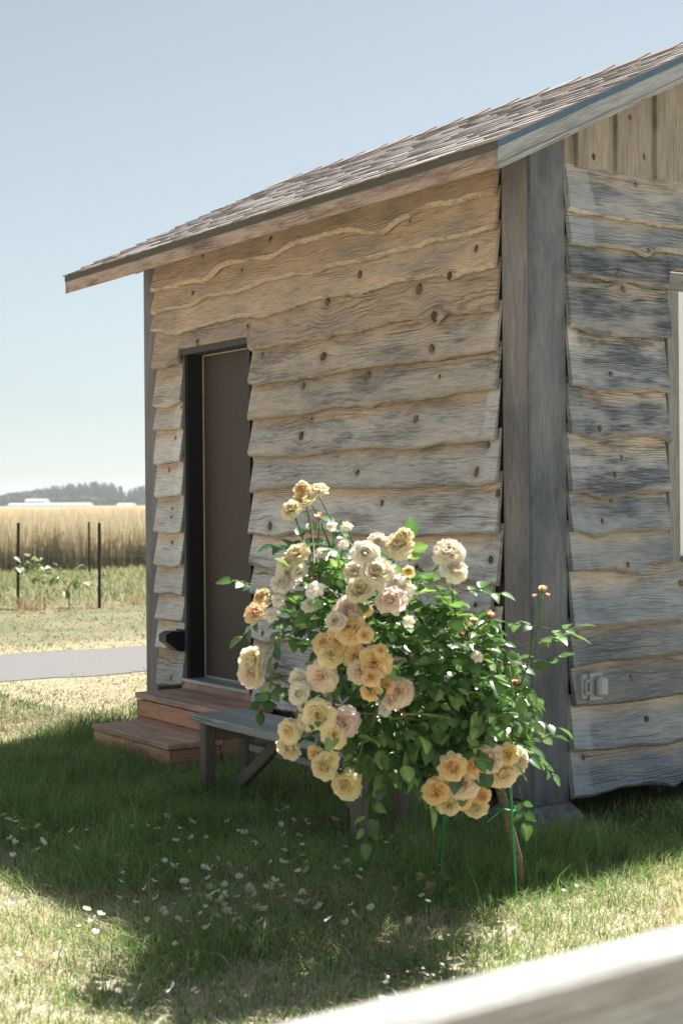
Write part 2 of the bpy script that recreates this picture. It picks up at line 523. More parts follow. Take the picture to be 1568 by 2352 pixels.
# ------------------------------------------------------------------ ground, path, far field
def tcoord(X, Y): return (X - CN[0]) * D1[0] + (Y - CN[1]) * D1[1]
def ncoord(X, Y): return (X - CN[0]) * N1[0] + (Y - CN[1]) * N1[1]

def ground_mat():
    m, nt, bs = new_mat('lawn_ground')
    L = nt.links.new
    g = nd(nt, 'ShaderNodeNewGeometry')
    dp = nd(nt, 'ShaderNodeVectorMath', operation='DOT_PRODUCT'); L(g.outputs['Position'], dp.inputs[0])
    dp.inputs[1].default_value = (D1[0], D1[1], 0)
    t = math_n(nt, 'SUBTRACT', dp.outputs['Value'], float(CN @ D1))
    n1_ = noise(nt, g.outputs['Position'], .9, 5.)
    n2_ = noise(nt, g.outputs['Position'], 14., 5., .65)
    straw = mix_c(nt, maprange(nt, n2_, .3, .7), (.27, .235, .15), (.38, .34, .235))
    green = mix_c(nt, maprange(nt, n2_, .3, .7), (.045, .07, .02), (.10, .12, .045))
    soil = (.07, .052, .036)
    far = math_n(nt, 'ADD', maprange(nt, t, 2.5, 6.), math_n(nt, 'MULTIPLY_ADD', n1_, 1.3, -.55), clamp=True)
    c = mix_c(nt, maprange(nt, n1_, .42, .6), green, straw)
    c = mix_c(nt, math_n(nt, 'MULTIPLY', maprange(nt, n2_, .45, .6), .6), c, soil)
    mead = mix_c(nt, maprange(nt, n1_, .35, .65), (.15, .155, .09), (.22, .20, .13))
    dn = nd(nt, 'ShaderNodeVectorMath', operation='DOT_PRODUCT'); L(g.outputs['Position'], dn.inputs[0])
    dn.inputs[1].default_value = (N1[0], N1[1], 0)
    nw = math_n(nt, 'SUBTRACT', dn.outputs['Value'], float(CN @ N1))
    out = math_n(nt, 'MAXIMUM', nw, math_n(nt, 'MULTIPLY', t, -2.2))
    litter = mix_c(nt, maprange(nt, n2_, .3, .7), (.33, .295, .215), (.48, .44, .345))
    c = mix_c(nt, far, c, straw)
    c = mix_c(nt, maprange(nt, math_n(nt, 'ADD', out, n1_), 2.3, 3.0), c, litter)
    c = mix_c(nt, maprange(nt, t, 8.9, 10.5), c, mead)
    L(c, bs.inputs['Base Color']); bs.inputs['Roughness'].default_value = .95; bs.inputs['Specular IOR Level'].default_value = .1
    b = nd(nt, 'ShaderNodeBump'); b.inputs['Distance'].default_value = .02; L(n2_, b.inputs['Height']); L(b.outputs[0], bs.inputs['Normal'])
    return m
S = 2600
ground = mesh_obj('ground', [(-S, -S, 0), (S, -S, 0), (S, S, 0), (-S, S, 0)], [(0, 1, 2, 3)], ground_mat())
tag(ground, kind='structure')

def path_mat():
    m, nt, bs = new_mat('path_gravel')
    g = nd(nt, 'ShaderNodeNewGeometry')
    n = noise(nt, g.outputs['Position'], 40., 4.); n2_ = noise(nt, g.outputs['Position'], 1.2, 3.)
    c = mix_c(nt, maprange(nt, n, .3, .7), (.125, .122, .12), (.17, .167, .163))
    c = mix_c(nt, math_n(nt, 'MULTIPLY', maprange(nt, n2_, .4, .65), .5), c, (.15, .14, .128))
    nt.links.new(c, bs.inputs['Base Color']); bs.inputs['Roughness'].default_value = .95
    return m
pv, pf = [], []
for i in range(120):
    n = 14 - i * .28
    a = 6.68 + .06 * math.sin(i * .9) + random.uniform(-.05, .05); b = 8.82 + .06 * math.sin(i * .7 + 1) + random.uniform(-.05, .05)
    pv += [PL(a, n, .006), PL(b, n, .006)]
    if i: pf.append((2 * i - 2, 2 * i, 2 * i + 1, 2 * i - 1))
tag(mesh_obj('path', pv, pf, path_mat()), kind='structure')

# ------------------------------------------------------------------ the shed
K = 1568 / 2048
def c1(x, y): return (400 + x / 2.24) * K, (450 + y / 2.24) * K
def c2(x, y): return (1000 + x / 2.24) * K, (450 + y / 2.24) * K
def c3(x, y): return (1400 + x / 1.96) * K, (1300 + y / 1.96) * K
def c4(x, y): return (650 + x / 1.4933) * K, (1400 + y / 1.4933) * K
def c5(x, y): return x / 1.96 * K, (1350 + y / 1.96) * K
def c6(x, y): return (1400 + x / 1.881) * K, (50 + y / 1.881) * K
def tr(W, fn, pts, o=.035): return [W(*fn(*p), o) for p in pts]

LEN, WID, FLOOR = 3.87, 2.70, .13
shed = thing('wooden_shed', 'weathered wooden shed with live-edge board siding and shingled roof', 'shed', tuple(PL(LEN / 2, -WID / 2, 0)))

def pos1(t, o, z): return PL(t, o, z)
def pos2(b, o, z): return PG(b, o, z)

# dark sheathing behind the boards, with the door and window openings left free
def slab(name, mat, pos, a0, a1, z0, z1, o0, o1, parent):
    V = [pos(a, o, z) for a in (a0, a1) for o in (o0, o1) for z in (z0, z1)]
    F = [(0, 1, 3, 2), (4, 6, 7, 5), (0, 4, 5, 1), (2, 3, 7, 6), (0, 2, 6, 4), (1, 5, 7, 3)]
    return mesh_obj(name, V, F, mat, parent)
DT0, DT1, DZ0, DZ1 = 2.475, 3.275, .33, 2.465                      # door frame, outer
slab('wall_core', M['sheath'], pos1, .02, DT0, FLOOR + .02, 3.12, -.1, 0, shed)
slab('wall_core', M['sheath'], pos1, DT1, LEN - .02, FLOOR + .02, 3.12, -.1, 0, shed)
slab('wall_core', M['sheath'], pos1, DT0, DT1, DZ1, 3.12, -.1, 0, shed)
slab('wall_core', M['sheath'], pos1, DT0, DT1, FLOOR + .02, DZ0, -.1, 0, shed)
WB0, WB1, WZ0, WZ1 = .945, 1.76, 1.20, 2.53
slab('wall_core', M['sheath'], pos2, .0, WB0, FLOOR + .02, 3.12, -.1, 0, shed)
slab('wall_core', M['sheath'], pos2, WB1, WID, FLOOR + .02, 3.12, -.1, 0, shed)
slab('wall_core', M['sheath'], pos2, WB0, WB1, FLOOR + .02, WZ0, -.1, 0, shed)
slab('wall_core', M['sheath'], pos2, WB0, WB1, WZ1, 3.12, -.1, 0, shed)
slab('back_wall', M['sheath'], pos1, .02, LEN - .02, FLOOR + .02, 3.12, -WID, -WID + .1, shed)
slab('back_wall', M['sheath'], pos2, .1, WID - .1, FLOOR + .02, 3.12, -LEN + .02, -LEN + .12, shed)
slab('floor_deck', M['sheath'], pos1, .03, LEN - .03, FLOOR, FLOOR + .018, -WID + .02, -.02, shed)
for o_, nm in ((-.05, 'gable_core'), (-LEN + .07, 'gable_core')):
    pts = [(0, 3.121), (WID, 3.121), (WID / 2, 3.121 + .48 * WID / 2)]
    V = [PG(b, o_ + d, z) for d in (-.04, .04) for b, z in pts]
    mesh_obj(nm, V, [(0, 2, 1), (3, 4, 5), (0, 1, 4, 3), (1, 2, 5, 4), (2, 0, 3, 5)], M['sheath'], shed)

TE = .198                                                         # right-hand end of the boards, beside the corner post
TL = 3.69
zw = lambda z: float(np.clip((2.72 - z) / 1.25, 0, 1)) * .95
left_boards = [
    dict(b=tr(W1, c1, [(150, 955), (300, 925), (400, 893), (440, 890), (470, 897), (530, 865), (600, 800), (700, 765), (830, 745), (930, 735), (1000, 690), (1100, 640), (1250, 600), (1400, 555)]) + tr(W1, c2, [(150, 555), (280, 585), (350, 570), (450, 490), (560, 430), (700, 380), (850, 360), (950, 330), (1130, 305)]),
         k=tr(W1, c1, [(455, 715), (917, 598)]), bev=.035),
    dict(b=tr(W1, c1, [(155, 1105), (220, 1080), (400, 1055), (500, 990), (700, 965), (900, 890), (1100, 845), (1250, 835)]) + tr(W1, c2, [(0, 785), (250, 740), (450, 690), (600, 650), (630, 632), (700, 615), (900, 585), (1000, 560), (1145, 530)]),
         k=tr(W1, c1, [(407, 965), (730, 810)]) + tr(W1, c2, [(505, 480)]), bev=.03),
    dict(b=tr(W1, c1, [(165, 1220), (215, 1225), (240, 1245), (300, 1240), (500, 1180), (700, 1130), (800, 1125), (850, 1135), (1000, 1090), (1250, 1000)]) + tr(W1, c2, [(0, 990), (200, 970), (400, 900), (650, 855), (760, 850), (800, 882), (850, 860), (900, 835), (1130, 785)]),
         k=tr(W1, c2, [(185, 848), (960, 670), (800, 848)]), bev=.026),
    dict(b=tr(W1, c1, [(150, 1480), (240, 1455), (340, 1435), (800, 1350), (900, 1335), (1050, 1300), (1200, 1280), (1320, 1270), (1400, 1245)]) + tr(W1, c2, [(0, 1255), (200, 1215), (500, 1140), (620, 1130), (670, 1160), (710, 1172), (760, 1115), (950, 1100), (1150, 1075)]),
         k=tr(W1, c1, [(1297, 1030), (780, 1185), (450, 1295)]) + tr(W1, c2, [(570, 948), (695, 1122)]), bev=.024, notch=(DT0 - .03, DT1 + .03, DZ1 + .01)),
]
right_of_door = [
    dict(b=tr(W1, c1, [(805, 1575), (850, 1585), (1000, 1555), (1270, 1530), (1400, 1495)]) + tr(W1, c2, [(0, 1510), (300, 1455), (600, 1420), (700, 1430), (800, 1390), (1000, 1365), (1155, 1350)]),
         k=tr(W1, c1, [(858, 1378), (1278, 1398)]) + tr(W1, c2, [(668, 1345)])),
    dict(b=tr(W1, c1, [(805, 1815), (1000, 1800), (1200, 1770), (1350, 1735)]) + tr(W1, c2, [(0, 1740), (260, 1735), (330, 1700), (600, 1690), (830, 1645), (1000, 1625), (1150, 1605)]),
         k=tr(W1, c1, [(1135, 1592)]) + tr(W1, c2, [(222, 1528), (715, 1525)])),
    dict(b=tr(W1, c1, [(800, 2060), (900, 2060), (1150, 2065), (1300, 2035)]) + tr(W1, c2, [(0, 2030), (250, 2005), (500, 2020), (700, 1985), (1000, 1960), (1155, 1935)]),
         k=tr(W1, c1, [(1190, 1810), (1130, 1930)]) + tr(W1, c2, [(550, 1815)]), pale=1),
    dict(b=tr(W1, c4, [(155, 122), (200, 105), (400, 90), (640, 105), (900, 92), (1130, 85), (1180, 92), (1220, 80), (1290, 65)]),
         k=tr(W1, c2, [(180, 2165), (1030, 1985), (970, 2170)]) + tr(W1, c4, [(635, 30)]), pale=1),
    dict(b=tr(W1, c4, [(160, 300), (240, 318), (270, 322), (330, 300), (450, 287), (600, 310), (800, 320), (1000, 312), (1270, 305)]),
         k=tr(W1, c4, [(738, 165), (1253, 122), (250, 270)])),
    dict(b=tr(W1, c4, [(160, 440), (250, 460), (300, 478), (500, 470), (900, 500), (1100, 520), (1270, 535)]),
         k=tr(W1, c4, [(1230, 420), (900, 450)])),
    dict(b=[W1(580, 1367), W1(700, 1378), W1(900, 1388), W1(1060, 1408), W1(1135, 1420)], k=[W1(1100, 1390), W1(760, 1340)], cut=.05),
    dict(b=[W1(580, 1463), W1(610, 1478), W1(700, 1470), W1(900, 1500), W1(1155, 1542)], k=[W1(610, 1455), W1(1000, 1480)]),
    dict(b=[W1(580, 1555), W1(620, 1562), W1(650, 1552), W1(900, 1610), W1(1155, 1655)], k=[W1(640, 1530), W1(1050, 1600)]),
    dict(b=[W1(576, 1612), W1(620, 1630), W1(690, 1640), W1(900, 1690), W1(1155, 1762)], k=[W1(900, 1640)]),
]
prev = [(-.2, 3.05), (4.2, 3.05)]
def lift(pts, d=.055): return [(a, z + d) for a, z in pts]
def nail_at(pos, t, o, z, parent):
    V = [pos(t + .0042 * math.cos(a), o + .0025, z + .0042 * math.sin(a)) for a in [i * math.pi / 3 for i in range(6)]]
    V += [pos(t + .0042 * math.cos(a), o - .004, z + .0042 * math.sin(a)) for a in [i * math.pi / 3 for i in range(6)]]
    mesh_obj('nail', V, [tuple(range(6))] + [(i, (i + 1) % 6, 6 + (i + 1) % 6, 6 + i) for i in range(6)], M['nail'], parent)
def kn(l, rs=(.011, .036)): return [(a, z, rs[0] + (rs[1] - rs[0]) * random.random() ** 1.4) for a, z in l]

for i, q in enumerate(left_boards):
    zm = float(np.mean([z for _, z in q['b']]))
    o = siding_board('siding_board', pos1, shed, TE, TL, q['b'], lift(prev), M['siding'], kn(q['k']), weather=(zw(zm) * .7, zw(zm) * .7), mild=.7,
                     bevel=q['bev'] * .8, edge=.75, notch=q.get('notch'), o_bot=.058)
    for tt in (.5, 1.55, 2.9, 3.55):
        if random.random() < .55: nail_at(pos1, tt + random.uniform(-.1, .1), .045, zm + .08, o)
    prev = q['b']
dprev = prev
for i, q in enumerate(right_of_door):
    zm = float(np.mean([z for _, z in q['b']]))
    t1 = W1(581, 1200)[0] + random.uniform(-.012, .012)
    pale = [(TE - .05, TE + .07 + .015 * random.random(), .85)] if q.get('pale') else [(TE - .05, TE + .05, .3)]
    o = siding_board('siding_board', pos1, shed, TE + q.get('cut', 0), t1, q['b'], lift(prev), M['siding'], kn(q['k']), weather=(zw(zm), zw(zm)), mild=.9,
                     bevel=(.022 if zm > 1.5 else .022), edge=(.45 if zm > 1.45 else .1), bark_or_shade=(.15 if zm > 1.45 else .9), pale=pale, o_bot=.058, slant=(random.uniform(-.01, .02), random.uniform(0, .03)))  # low boards: lap shadow line painted dark on the bevel
    for tt in (.45, 1.3, 2.2):
        if random.random() < .6: nail_at(pos1, tt + random.uniform(-.1, .1), .043, zm + .06, o)
    prev = q['b']
small = [
    [(358, 935.6), (385, 938), (424, 922)], [(362, 990), (424, 986)], [(364, 1067), (400, 1060), (424, 1062)], [(363, 1144), (390, 1142), (426, 1136)],
    [(363, 1223), (392, 1227), (428, 1225)], [(363, 1297), (392, 1303), (426, 1300)], [(359, 1365), (390, 1364), (426, 1372)],
    [(363, 1424), (395, 1427), (426, 1432)], [(363, 1490), (395, 1491), (428, 1497)], [(358, 1570), (375, 1576), (420, 1574)]]
sk = {1: [c1(320, 1730)], 2: [c1(285, 1935)], 3: [c5(993, 120)], 4: [c5(1010, 345), c5(1012, 395)], 5: [c5(1010, 545)], 9: [c5(1020, 1340)]}
prev = dprev
for i, q in enumerate(small):
    bt = [W1(*p) for p in q]; zm = bt[1][1]
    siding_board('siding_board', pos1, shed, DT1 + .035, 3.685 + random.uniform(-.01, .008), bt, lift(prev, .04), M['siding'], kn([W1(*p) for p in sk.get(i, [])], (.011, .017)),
                 weather=(zw(zm), zw(zm)), mild=.8 if i == 0 else .4, bevel=.018, step=.012, edge=.35 if i < 6 else .1, bark_or_shade=.2 if i < 6 else .9, pale=[(DT1, DT1 + random.uniform(.09, .13), .55)] if i > 0 else (),  # painted lap shade is stronger on the lowest short boards
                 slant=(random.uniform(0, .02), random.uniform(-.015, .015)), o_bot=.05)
    prev = bt

# gable wall boards
T6 = lambda p: tr(W2, c6, p); T3 = lambda p: tr(W2, c3, p)
gable = [
    (T6([(560, 1100), (720, 1130), (880, 1160), (1219, 1200)]), T6([(955, 945)]), 2, .7, .75),
    (T6([(560, 1285), (800, 1310), (930, 1325), (965, 1352), (1000, 1362), (1030, 1345), (1045, 1325), (1219, 1345)]), T6([(1000, 1325)]), 2, .75, .6),
    (T6([(550, 1455), (680, 1465), (760, 1490), (830, 1510), (900, 1500), (1000, 1520), (1130, 1535)]), T6([(838, 1455)]), 3, .9, 1.0),
    (T6([(545, 1745), (610, 1760), (700, 1800), (830, 1810), (1120, 1815)]), T6([(885, 1542), (870, 1665)]), 1, .75, 1.0),
    (T6([(545, 2085), (640, 2090), (720, 2120), (850, 2120), (1000, 2100), (1100, 2110), (1145, 2130)]), T6([(795, 2020)]), 1, .85, 1.0),
    (T3([(570, 10), (660, 5), (740, 45), (800, 40), (900, 15), (1050, 15), (1130, 30), (1190, 70)]), T6([(735, 2330)]), 1, .8, 1.1),
    (T3([(575, 345), (680, 350), (770, 385), (850, 385), (1000, 345), (1185, 350)]), T3([(908, 145), (858, 247)]), 1, .8, 1.1),
    (T3([(575, 580), (650, 580), (740, 615), (800, 610), (900, 580), (1175, 575)]), T3([(785, 520), (853, 398)]), 1, .95, .9),
    (T3([(585, 820), (800, 810), (850, 810), (930, 830), (1000, 830), (1025, 815), (1040, 780), (1185, 750)]), T3([(920, 775)]), 1, .8, .5),
    (T3([(600, 1160), (800, 1140), (1000, 1120), (1270, 1110)]), T3([(1255, 885)]), 2, .95, .5),
    (T3([(595, 1395), (650, 1370), (750, 1350), (900, 1335), (1215, 1305), (1270, 1300)]), T3([(645, 1190)]), 2, .85, .6),
    (T3([(590, 1610), (750, 1600), (950, 1580), (1100, 1560), (1270, 1535)]), T3([(960, 1435)]), 2, .75, .45),
    (T3([(600, 1870), (800, 1865), (1000, 1840), (1150, 1835), (1270, 1800)]), T3([(1050, 1680)]), 2, .9, .4),
    (T3([(580, 2150), (750, 2130), (900, 2085), (1050, 2065), (1200, 2080), (1270, 2020)]), T3([(690, 1910)]), 2, .9, .5),
]
gtop = [(-.2, 3.0), (3., 3.0)]
GB0 = .207
prev = None
for i, (bt, kk, full, w, ml) in enumerate(gable):
    bl = sorted(bt)
    zend = bl[-1][1]
    if full >= 2:
        for b in (1.2, 1.5, 1.8, 2.1, 2.4, 2.7): bl.append((b, zend + random.uniform(-.02, .02)))
    top = lift(prev) if prev else [(-.2, 3.075), (3., 3.075)]
    b1 = WID - .2 if full >= 2 else .862 + random.uniform(-.01, .014)
    pl = [(GB0 - .05, GB0 + random.uniform(.08, .14), .55)] if i in (0, 1, 8, 11, 12, 13) else [(GB0 - .05, GB0 + .06, .25)]
    o = siding_board('siding_board', pos2, shed, GB0, b1, bl, top, M['gable'], kn(kk, (.013, .021)), weather=(w, w), mild=ml, bevel=.022 if i > 3 else .02, edge=.4 if i < 4 else .08, bark_or_shade=.3 if i < 4 else .9,  # lower courses carry a darker painted shadow line on the bevel
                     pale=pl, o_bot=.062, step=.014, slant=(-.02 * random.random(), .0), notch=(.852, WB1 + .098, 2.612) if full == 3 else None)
    zm = float(np.mean([z for _, z in bl]))
    for bb in (.27, .52, .82):
        if random.random() < .7: nail_at(pos2, bb + random.uniform(-.03, .03), .046, zm + .045, o)
    if full == 1:                                                 # the same course on the far side of the window
        b2 = [(x + .98, z + random.uniform(-.01, .01)) for x, z in bl]
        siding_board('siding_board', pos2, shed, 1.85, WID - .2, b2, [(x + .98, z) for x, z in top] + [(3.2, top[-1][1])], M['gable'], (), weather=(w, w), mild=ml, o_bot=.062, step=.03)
    prev = bl

# upright boards and battens in the gable, cut to the roof slope
def gable_piece(name, b0, b1, z0, o0, o1, mat, weather, mild, knots=()):
    top = lambda b: 2.915 + .48 * (min(b, WID - b) + .42)
    ks = [b0] + ([WID / 2] if b0 < WID / 2 < b1 else []) + [b1]
    poly = [(b0, z0), (b1, z0)] + [(b, top(b)) for b in ks[::-1]]
    n = len(poly); ch = .003
    V = [PG(b, o0, z) for b, z in poly] + [PG(b, o1 - ch, z) for b, z in poly]
    cb, cz = (b0 + b1) / 2, sum(z for _, z in poly) / n
    V += [PG(b + (ch if b < cb else -ch), o1, z + (ch if z == z0 else 0)) for b, z in poly]
    F = [tuple(range(n))[::-1], tuple(range(2 * n, 3 * n))]
    for L_ in (0, 1):
        F += [(L_ * n + i, L_ * n + (i + 1) % n, L_ * n + n + (i + 1) % n, L_ * n + n + i) for i in range(n)]
    r0 = random.random() * 20
    wc = [(z + r0, b + r0, 0) for b, z in poly] * 3
    ob = mesh_obj(name, V, F, mat, shed, False, wood_attrs(len(V), np.array(wc), 0, weather, 0, mild))
    for b, z, r in knots: knot(lambda t, o, z: PG(t, o, z), b, o1, z, r, ob)
    return ob
bx = [.197, .30, .558, .828, 1.09, 1.35, 1.61, 1.87, 2.13, 2.40, 2.52]
gk = [W2(*c6(922, 570), .02), W2(*c6(717, 790), .02), W2(*c6(1000, 790), .02)]
for i in range(len(bx) - 1):
    ks = [(b, z, .017) for b, z in gk if bx[i] < b < bx[i + 1]]
    gable_piece('gable_board', bx[i] + .002, bx[i + 1] - .002, 3.06, .0, .016, M['batten'], .45, .25, ks)
for i, b in enumerate(bx[1:-1]):
    gable_piece('batten', b - .036, b + .036, 3.055 if i else 3.05, .016, .042, M['batten'], .6, .5)

# corner posts
def zplank(name, pos, a0, a1, o0, o1, z0, z1, mat, **kw):
    p = pos(a0, o0, z0)
    return plank(name, p, pos(a1, o0, z0) - p, pos(a0, o1, z0) - p, Vector((0, 0, z1 - z0)), mat, shed, along=2, **kw)
zplank('corner_post', pos1, .001, .186, -.03, .018, .09, 3.105, M['post'], weather=.35, mild=.4, ch=.006)
gable_piece('corner_post', -.0185, .196, .075, .001, .021, M['post'], .9, .75)
zplank('corner_post', pos1, TL + .005, LEN, -.03, .018, .09, 3.105, M['post'], weather=.5, mild=.3, ch=.006)
zplank('corner_post', pos2, WID - .19, WID, .001, .021, .075, 3.1, M['post'], weather=.9, mild=.7, ch=.006)

# roof
EV, RK, FT, SL, Z0 = .42, .27, 4.235, .48, 3.035                   # eave and rake overhangs, far end, pitch, deck height at the eave
RB = EV + WID / 2                                                 # run from eave to ridge
def RF(t, b, h=0.):                                               # on the near roof slope: b inward from the eave, h above the deck
    p = CN + N1 * (EV - b) + D1 * t
    nn = math.sqrt(1 + SL * SL)
    q = Vector((p[0], p[1], Z0 + SL * b))
    return q + Vector((N1[0] * SL, N1[1] * SL, 1)) / nn * h
def RB_(t, b, h=0.):                                              # the far slope
    p = CN + N1 * (EV - 2 * RB + b) + D1 * t
    nn = math.sqrt(1 + SL * SL)
    return Vector((p[0], p[1], Z0 + SL * b)) + Vector((-N1[0] * SL, -N1[1] * SL, 1)) / nn * h
V, F = [], []
for fn in (RF, RB_):
    k0 = len(V)
    V += [fn(t, b, h) for t in (-RK + .012, FT - .012) for b in (.012, RB - .001) for h in (-.025, 0)]
    F += [tuple(k0 + i for i in f) for f in ((0, 1, 3, 2), (4, 6, 7, 5), (0, 4, 5, 1), (2, 3, 7, 6), (0, 2, 6, 4), (1, 5, 7, 3))]
roof = mesh_obj('roof', V, F, M['batten'], shed)
# rafter tails under the eave
for t in np.arange(.3, 3.9, .6):
    V = [RF(t + dx, b, h) for dx in (0, .04) for b in (.03, EV - .01) for h in (-.12, -.026)]
    mesh_obj('rafter_tail', V, [(0, 1, 3, 2), (4, 6, 7, 5), (0, 4, 5, 1), (2, 3, 7, 6), (0, 2, 6, 4), (1, 5, 7, 3)], M['batten'], roof)
NC = 17
sl_len = RB * math.sqrt(1 + SL * SL)
ex = sl_len / NC
for ci in range(NC):
    edges = [-RK - .012]
    while len(edges) < 17:
        edges.append(edges[-1] + (FT + .012 - edges[-1]) / (18 - len(edges)) * random.uniform(.72, 1.28))
    edges.append(FT + .012)
    for j in range(17):
        a, b = edges[j] + .0015, edges[j + 1] - .0015
        th = random.choice((.005, .006, .007, .008)); back = random.choice((0, 0, .003, .007))
        s0 = ci * ex - (.02 if ci == 0 else 0) + back; s1 = min(sl_len, (ci + 1) * ex + .05)
        k = math.sqrt(1 + SL * SL)
        cuts = [a]
        while cuts[-1] < b - .14: cuts.append(cuts[-1] + random.uniform(.06, .14))
        cuts.append(b)
        V, F = [], []
        for ta, tb in zip(cuts[:-1], cuts[1:]):                   # a shingle is a strip of uneven tabs
            rec = random.choice((0, 0, .012, .02)); tk = th + random.choice((0, 0, .004)); k0 = len(V)
            for t in (ta + .001, tb - .001):
                V += [RF(t, (s0 + rec) / k, .004), RF(t, (s0 + rec) / k, .005 + tk), RF(t, s1 / k, .0055), RF(t, s1 / k, .001)]
            F += [tuple(k0 + q for q in f) for f in ((3, 2, 1, 0), (4, 5, 6, 7), (1, 5, 4, 0), (2, 6, 5, 1), (3, 7, 6, 2), (0, 4, 7, 3))]
        mesh_obj('shingle', V, F, M['shingle'], roof)
V, F = [], []
for ci in range(NC):
    s0, s1 = ci * ex, min(sl_len, (ci + 1) * ex + .04); k = math.sqrt(1 + SL * SL); b0 = len(V)
    for t in (-RK - .012, FT + .012):
        V += [RB_(t, s0 / k, .004), RB_(t, s0 / k, .013), RB_(t, s1 / k, .005)]
    F += [(b0, b0 + 3, b0 + 4, b0 + 1), (b0 + 1, b0 + 4, b0 + 5, b0 + 2)]
tag(mesh_obj('rear_shingles', V, F, M['shingle'], roof), kind='stuff')
nc = 17
for j in range(nc):
    a = -RK - .012 + j * (FT + RK + .024) / nc; b = a + (FT + RK + .024) / nc + .04
    V = []
    for t, h in ((a, .019), (b, .012)):
        V += [RF(t, RB - .12, h), RF(t, RB - .004, h + .006), RB_(t, RB - .12, h), RF(t, RB - .12, h - .006), RB_(t, RB - .12, h - .006)]
    mesh_obj('ridge_cap', V, [(0, 5, 6, 1), (1, 6, 7, 2), (0, 1, 2, 4, 3), (5, 8, 9, 7, 6), (3, 8, 5, 0), (2, 7, 9, 4)], M['shingle'], roof)
# fascias and drip edges
p = PL(-RK + .002, EV - .022, 2.925)
plank('eave_fascia', p, PL(FT - .004, EV - .022, 2.925) - p, PL(-RK + .002, EV, 2.925) - p, (0, 0, .098), M['fascia'], shed, weather=.55, mild=.9, ch=.004)
p = PL(-RK - .002, EV + .001, 3.002)
plank('eave_drip_edge', p, PL(FT, EV + .001, 3.002) - p, PL(-RK - .002, EV + .006, 3.002) - p, (0, 0, .036), M['drip_eave'], shed, ch=.001)
p = PL(-RK - .002, EV + .001, 2.997)
plank('drip_flange', p, PL(FT, EV + .001, 2.997) - p, PL(-RK - .002, EV + .010, 2.997) - p, (0, 0, .004), M['drip_rake'], shed, ch=.001)  # its blue is painted in for mirrored sky
def rake_piece(name, n0, n1, za, zb, mat, weather, mild, b0=0., sgn=1, ch=.003):
    for side in (0, 1):
        bend = RB
        def q(b, n, z):
            bb = (-EV + b) if side == 0 else (WID + EV - b)
            return PG(bb, n, z + SL * b)
        V = [q(b, n, z) for b in (b0, bend) for n in (n0, n1) for z in (za, zb)]
        wc = [(b * 1.1 + 3, z + n, 0) for b in (b0, bend) for n in (n0, n1) for z in (za, zb)]
        F = [(0, 1, 3, 2), (4, 6, 7, 5), (0, 4, 5, 1), (2, 3, 7, 6), (0, 2, 6, 4), (1, 5, 7, 3)]
        mesh_obj(name, V, F, mat, shed, False, wood_attrs(8, np.array(wc), 0, weather, 0, mild))
rake_piece('rake_fascia', RK - .024, RK, 2.918, 3.006, M['rake'], .8, .7, .0)
rake_piece('rake_trim', RK + .0005, RK + .009, 2.912, 2.934, M['rail'], .9, .1, -.004)
rake_piece('rake_drip_edge', RK + .001, RK + .006, 3.006, 3.046, M['drip_rake'], .5, 0, -.006)
rake_piece('rake_fascia', -LEN - (FT - LEN), -LEN - (FT - LEN) + .024, 2.918, 3.006, M['rake'], .8, .7, .0)

# door
door = None
def dpl(name, t0, t1, o0, o1, z0, z1, mat, ch=.003):
    p = PL(t0, o0, z0)
    return plank(name, p, PL(t1, o0, z0) - p, PL(t0, o1, z0) - p, (0, 0, z1 - z0), mat, door or shed, ch=ch, along=2)
door = dpl('door', DT0 + .02, DT1 - .02, -.135, -.095, .372, 2.43, M['door'])
door['label'] = 'plain dark brown door set back in a black frame'
dpl('door_jamb', DT1 - .024, DT1, -.16, .026, .35, DZ1 - .025, M['jamb'])
dpl('door_jamb', DT0, DT0 + .024, -.16, .026, .35, DZ1 - .025, M['jamb'])
dpl('door_head', DT0, DT1, -.16, .027, DZ1 - .025, DZ1 + .0, M['frame'])
dpl('casing', DT1 - .012, DT1 + .018, .0265, .036, .35, DZ1 + .012, M['frame'])
dpl('casing', DT0 - .012, DT0 + .012, .0265, .036, .35, DZ1 + .012, M['frame'])
dpl('casing', DT0 - .014, DT1 + .02, .0365, .046, DZ1 - .03, DZ1 + .012, M['frame'])
dpl('weather_strip', DT1 - .031, DT1 - .0245, -.094, -.086, .372, 2.433, M['strip'], .001)
dpl('weather_strip', DT0 + .03, DT1 - .032, -.094, -.086, 2.4305, 2.438, M['strip'], .001)
dpl('side_trim', DT0 - .032, DT0 - .014, .001, .014, .35, 2.44, M['white'], .001)
dpl('threshold', DT0 + .002, DT1 + .055, -.15, .05, .338, .362, M['sill'], .004)
dpl('door_sweep', DT0 + .03, DT1 - .03, -.094, -.082, .3625, .378, M['sill'], .002)
dpl('sill_riser', DT0 - .0, DT1 + .06, .012, .036, .29, .337, M['steps'], .003)

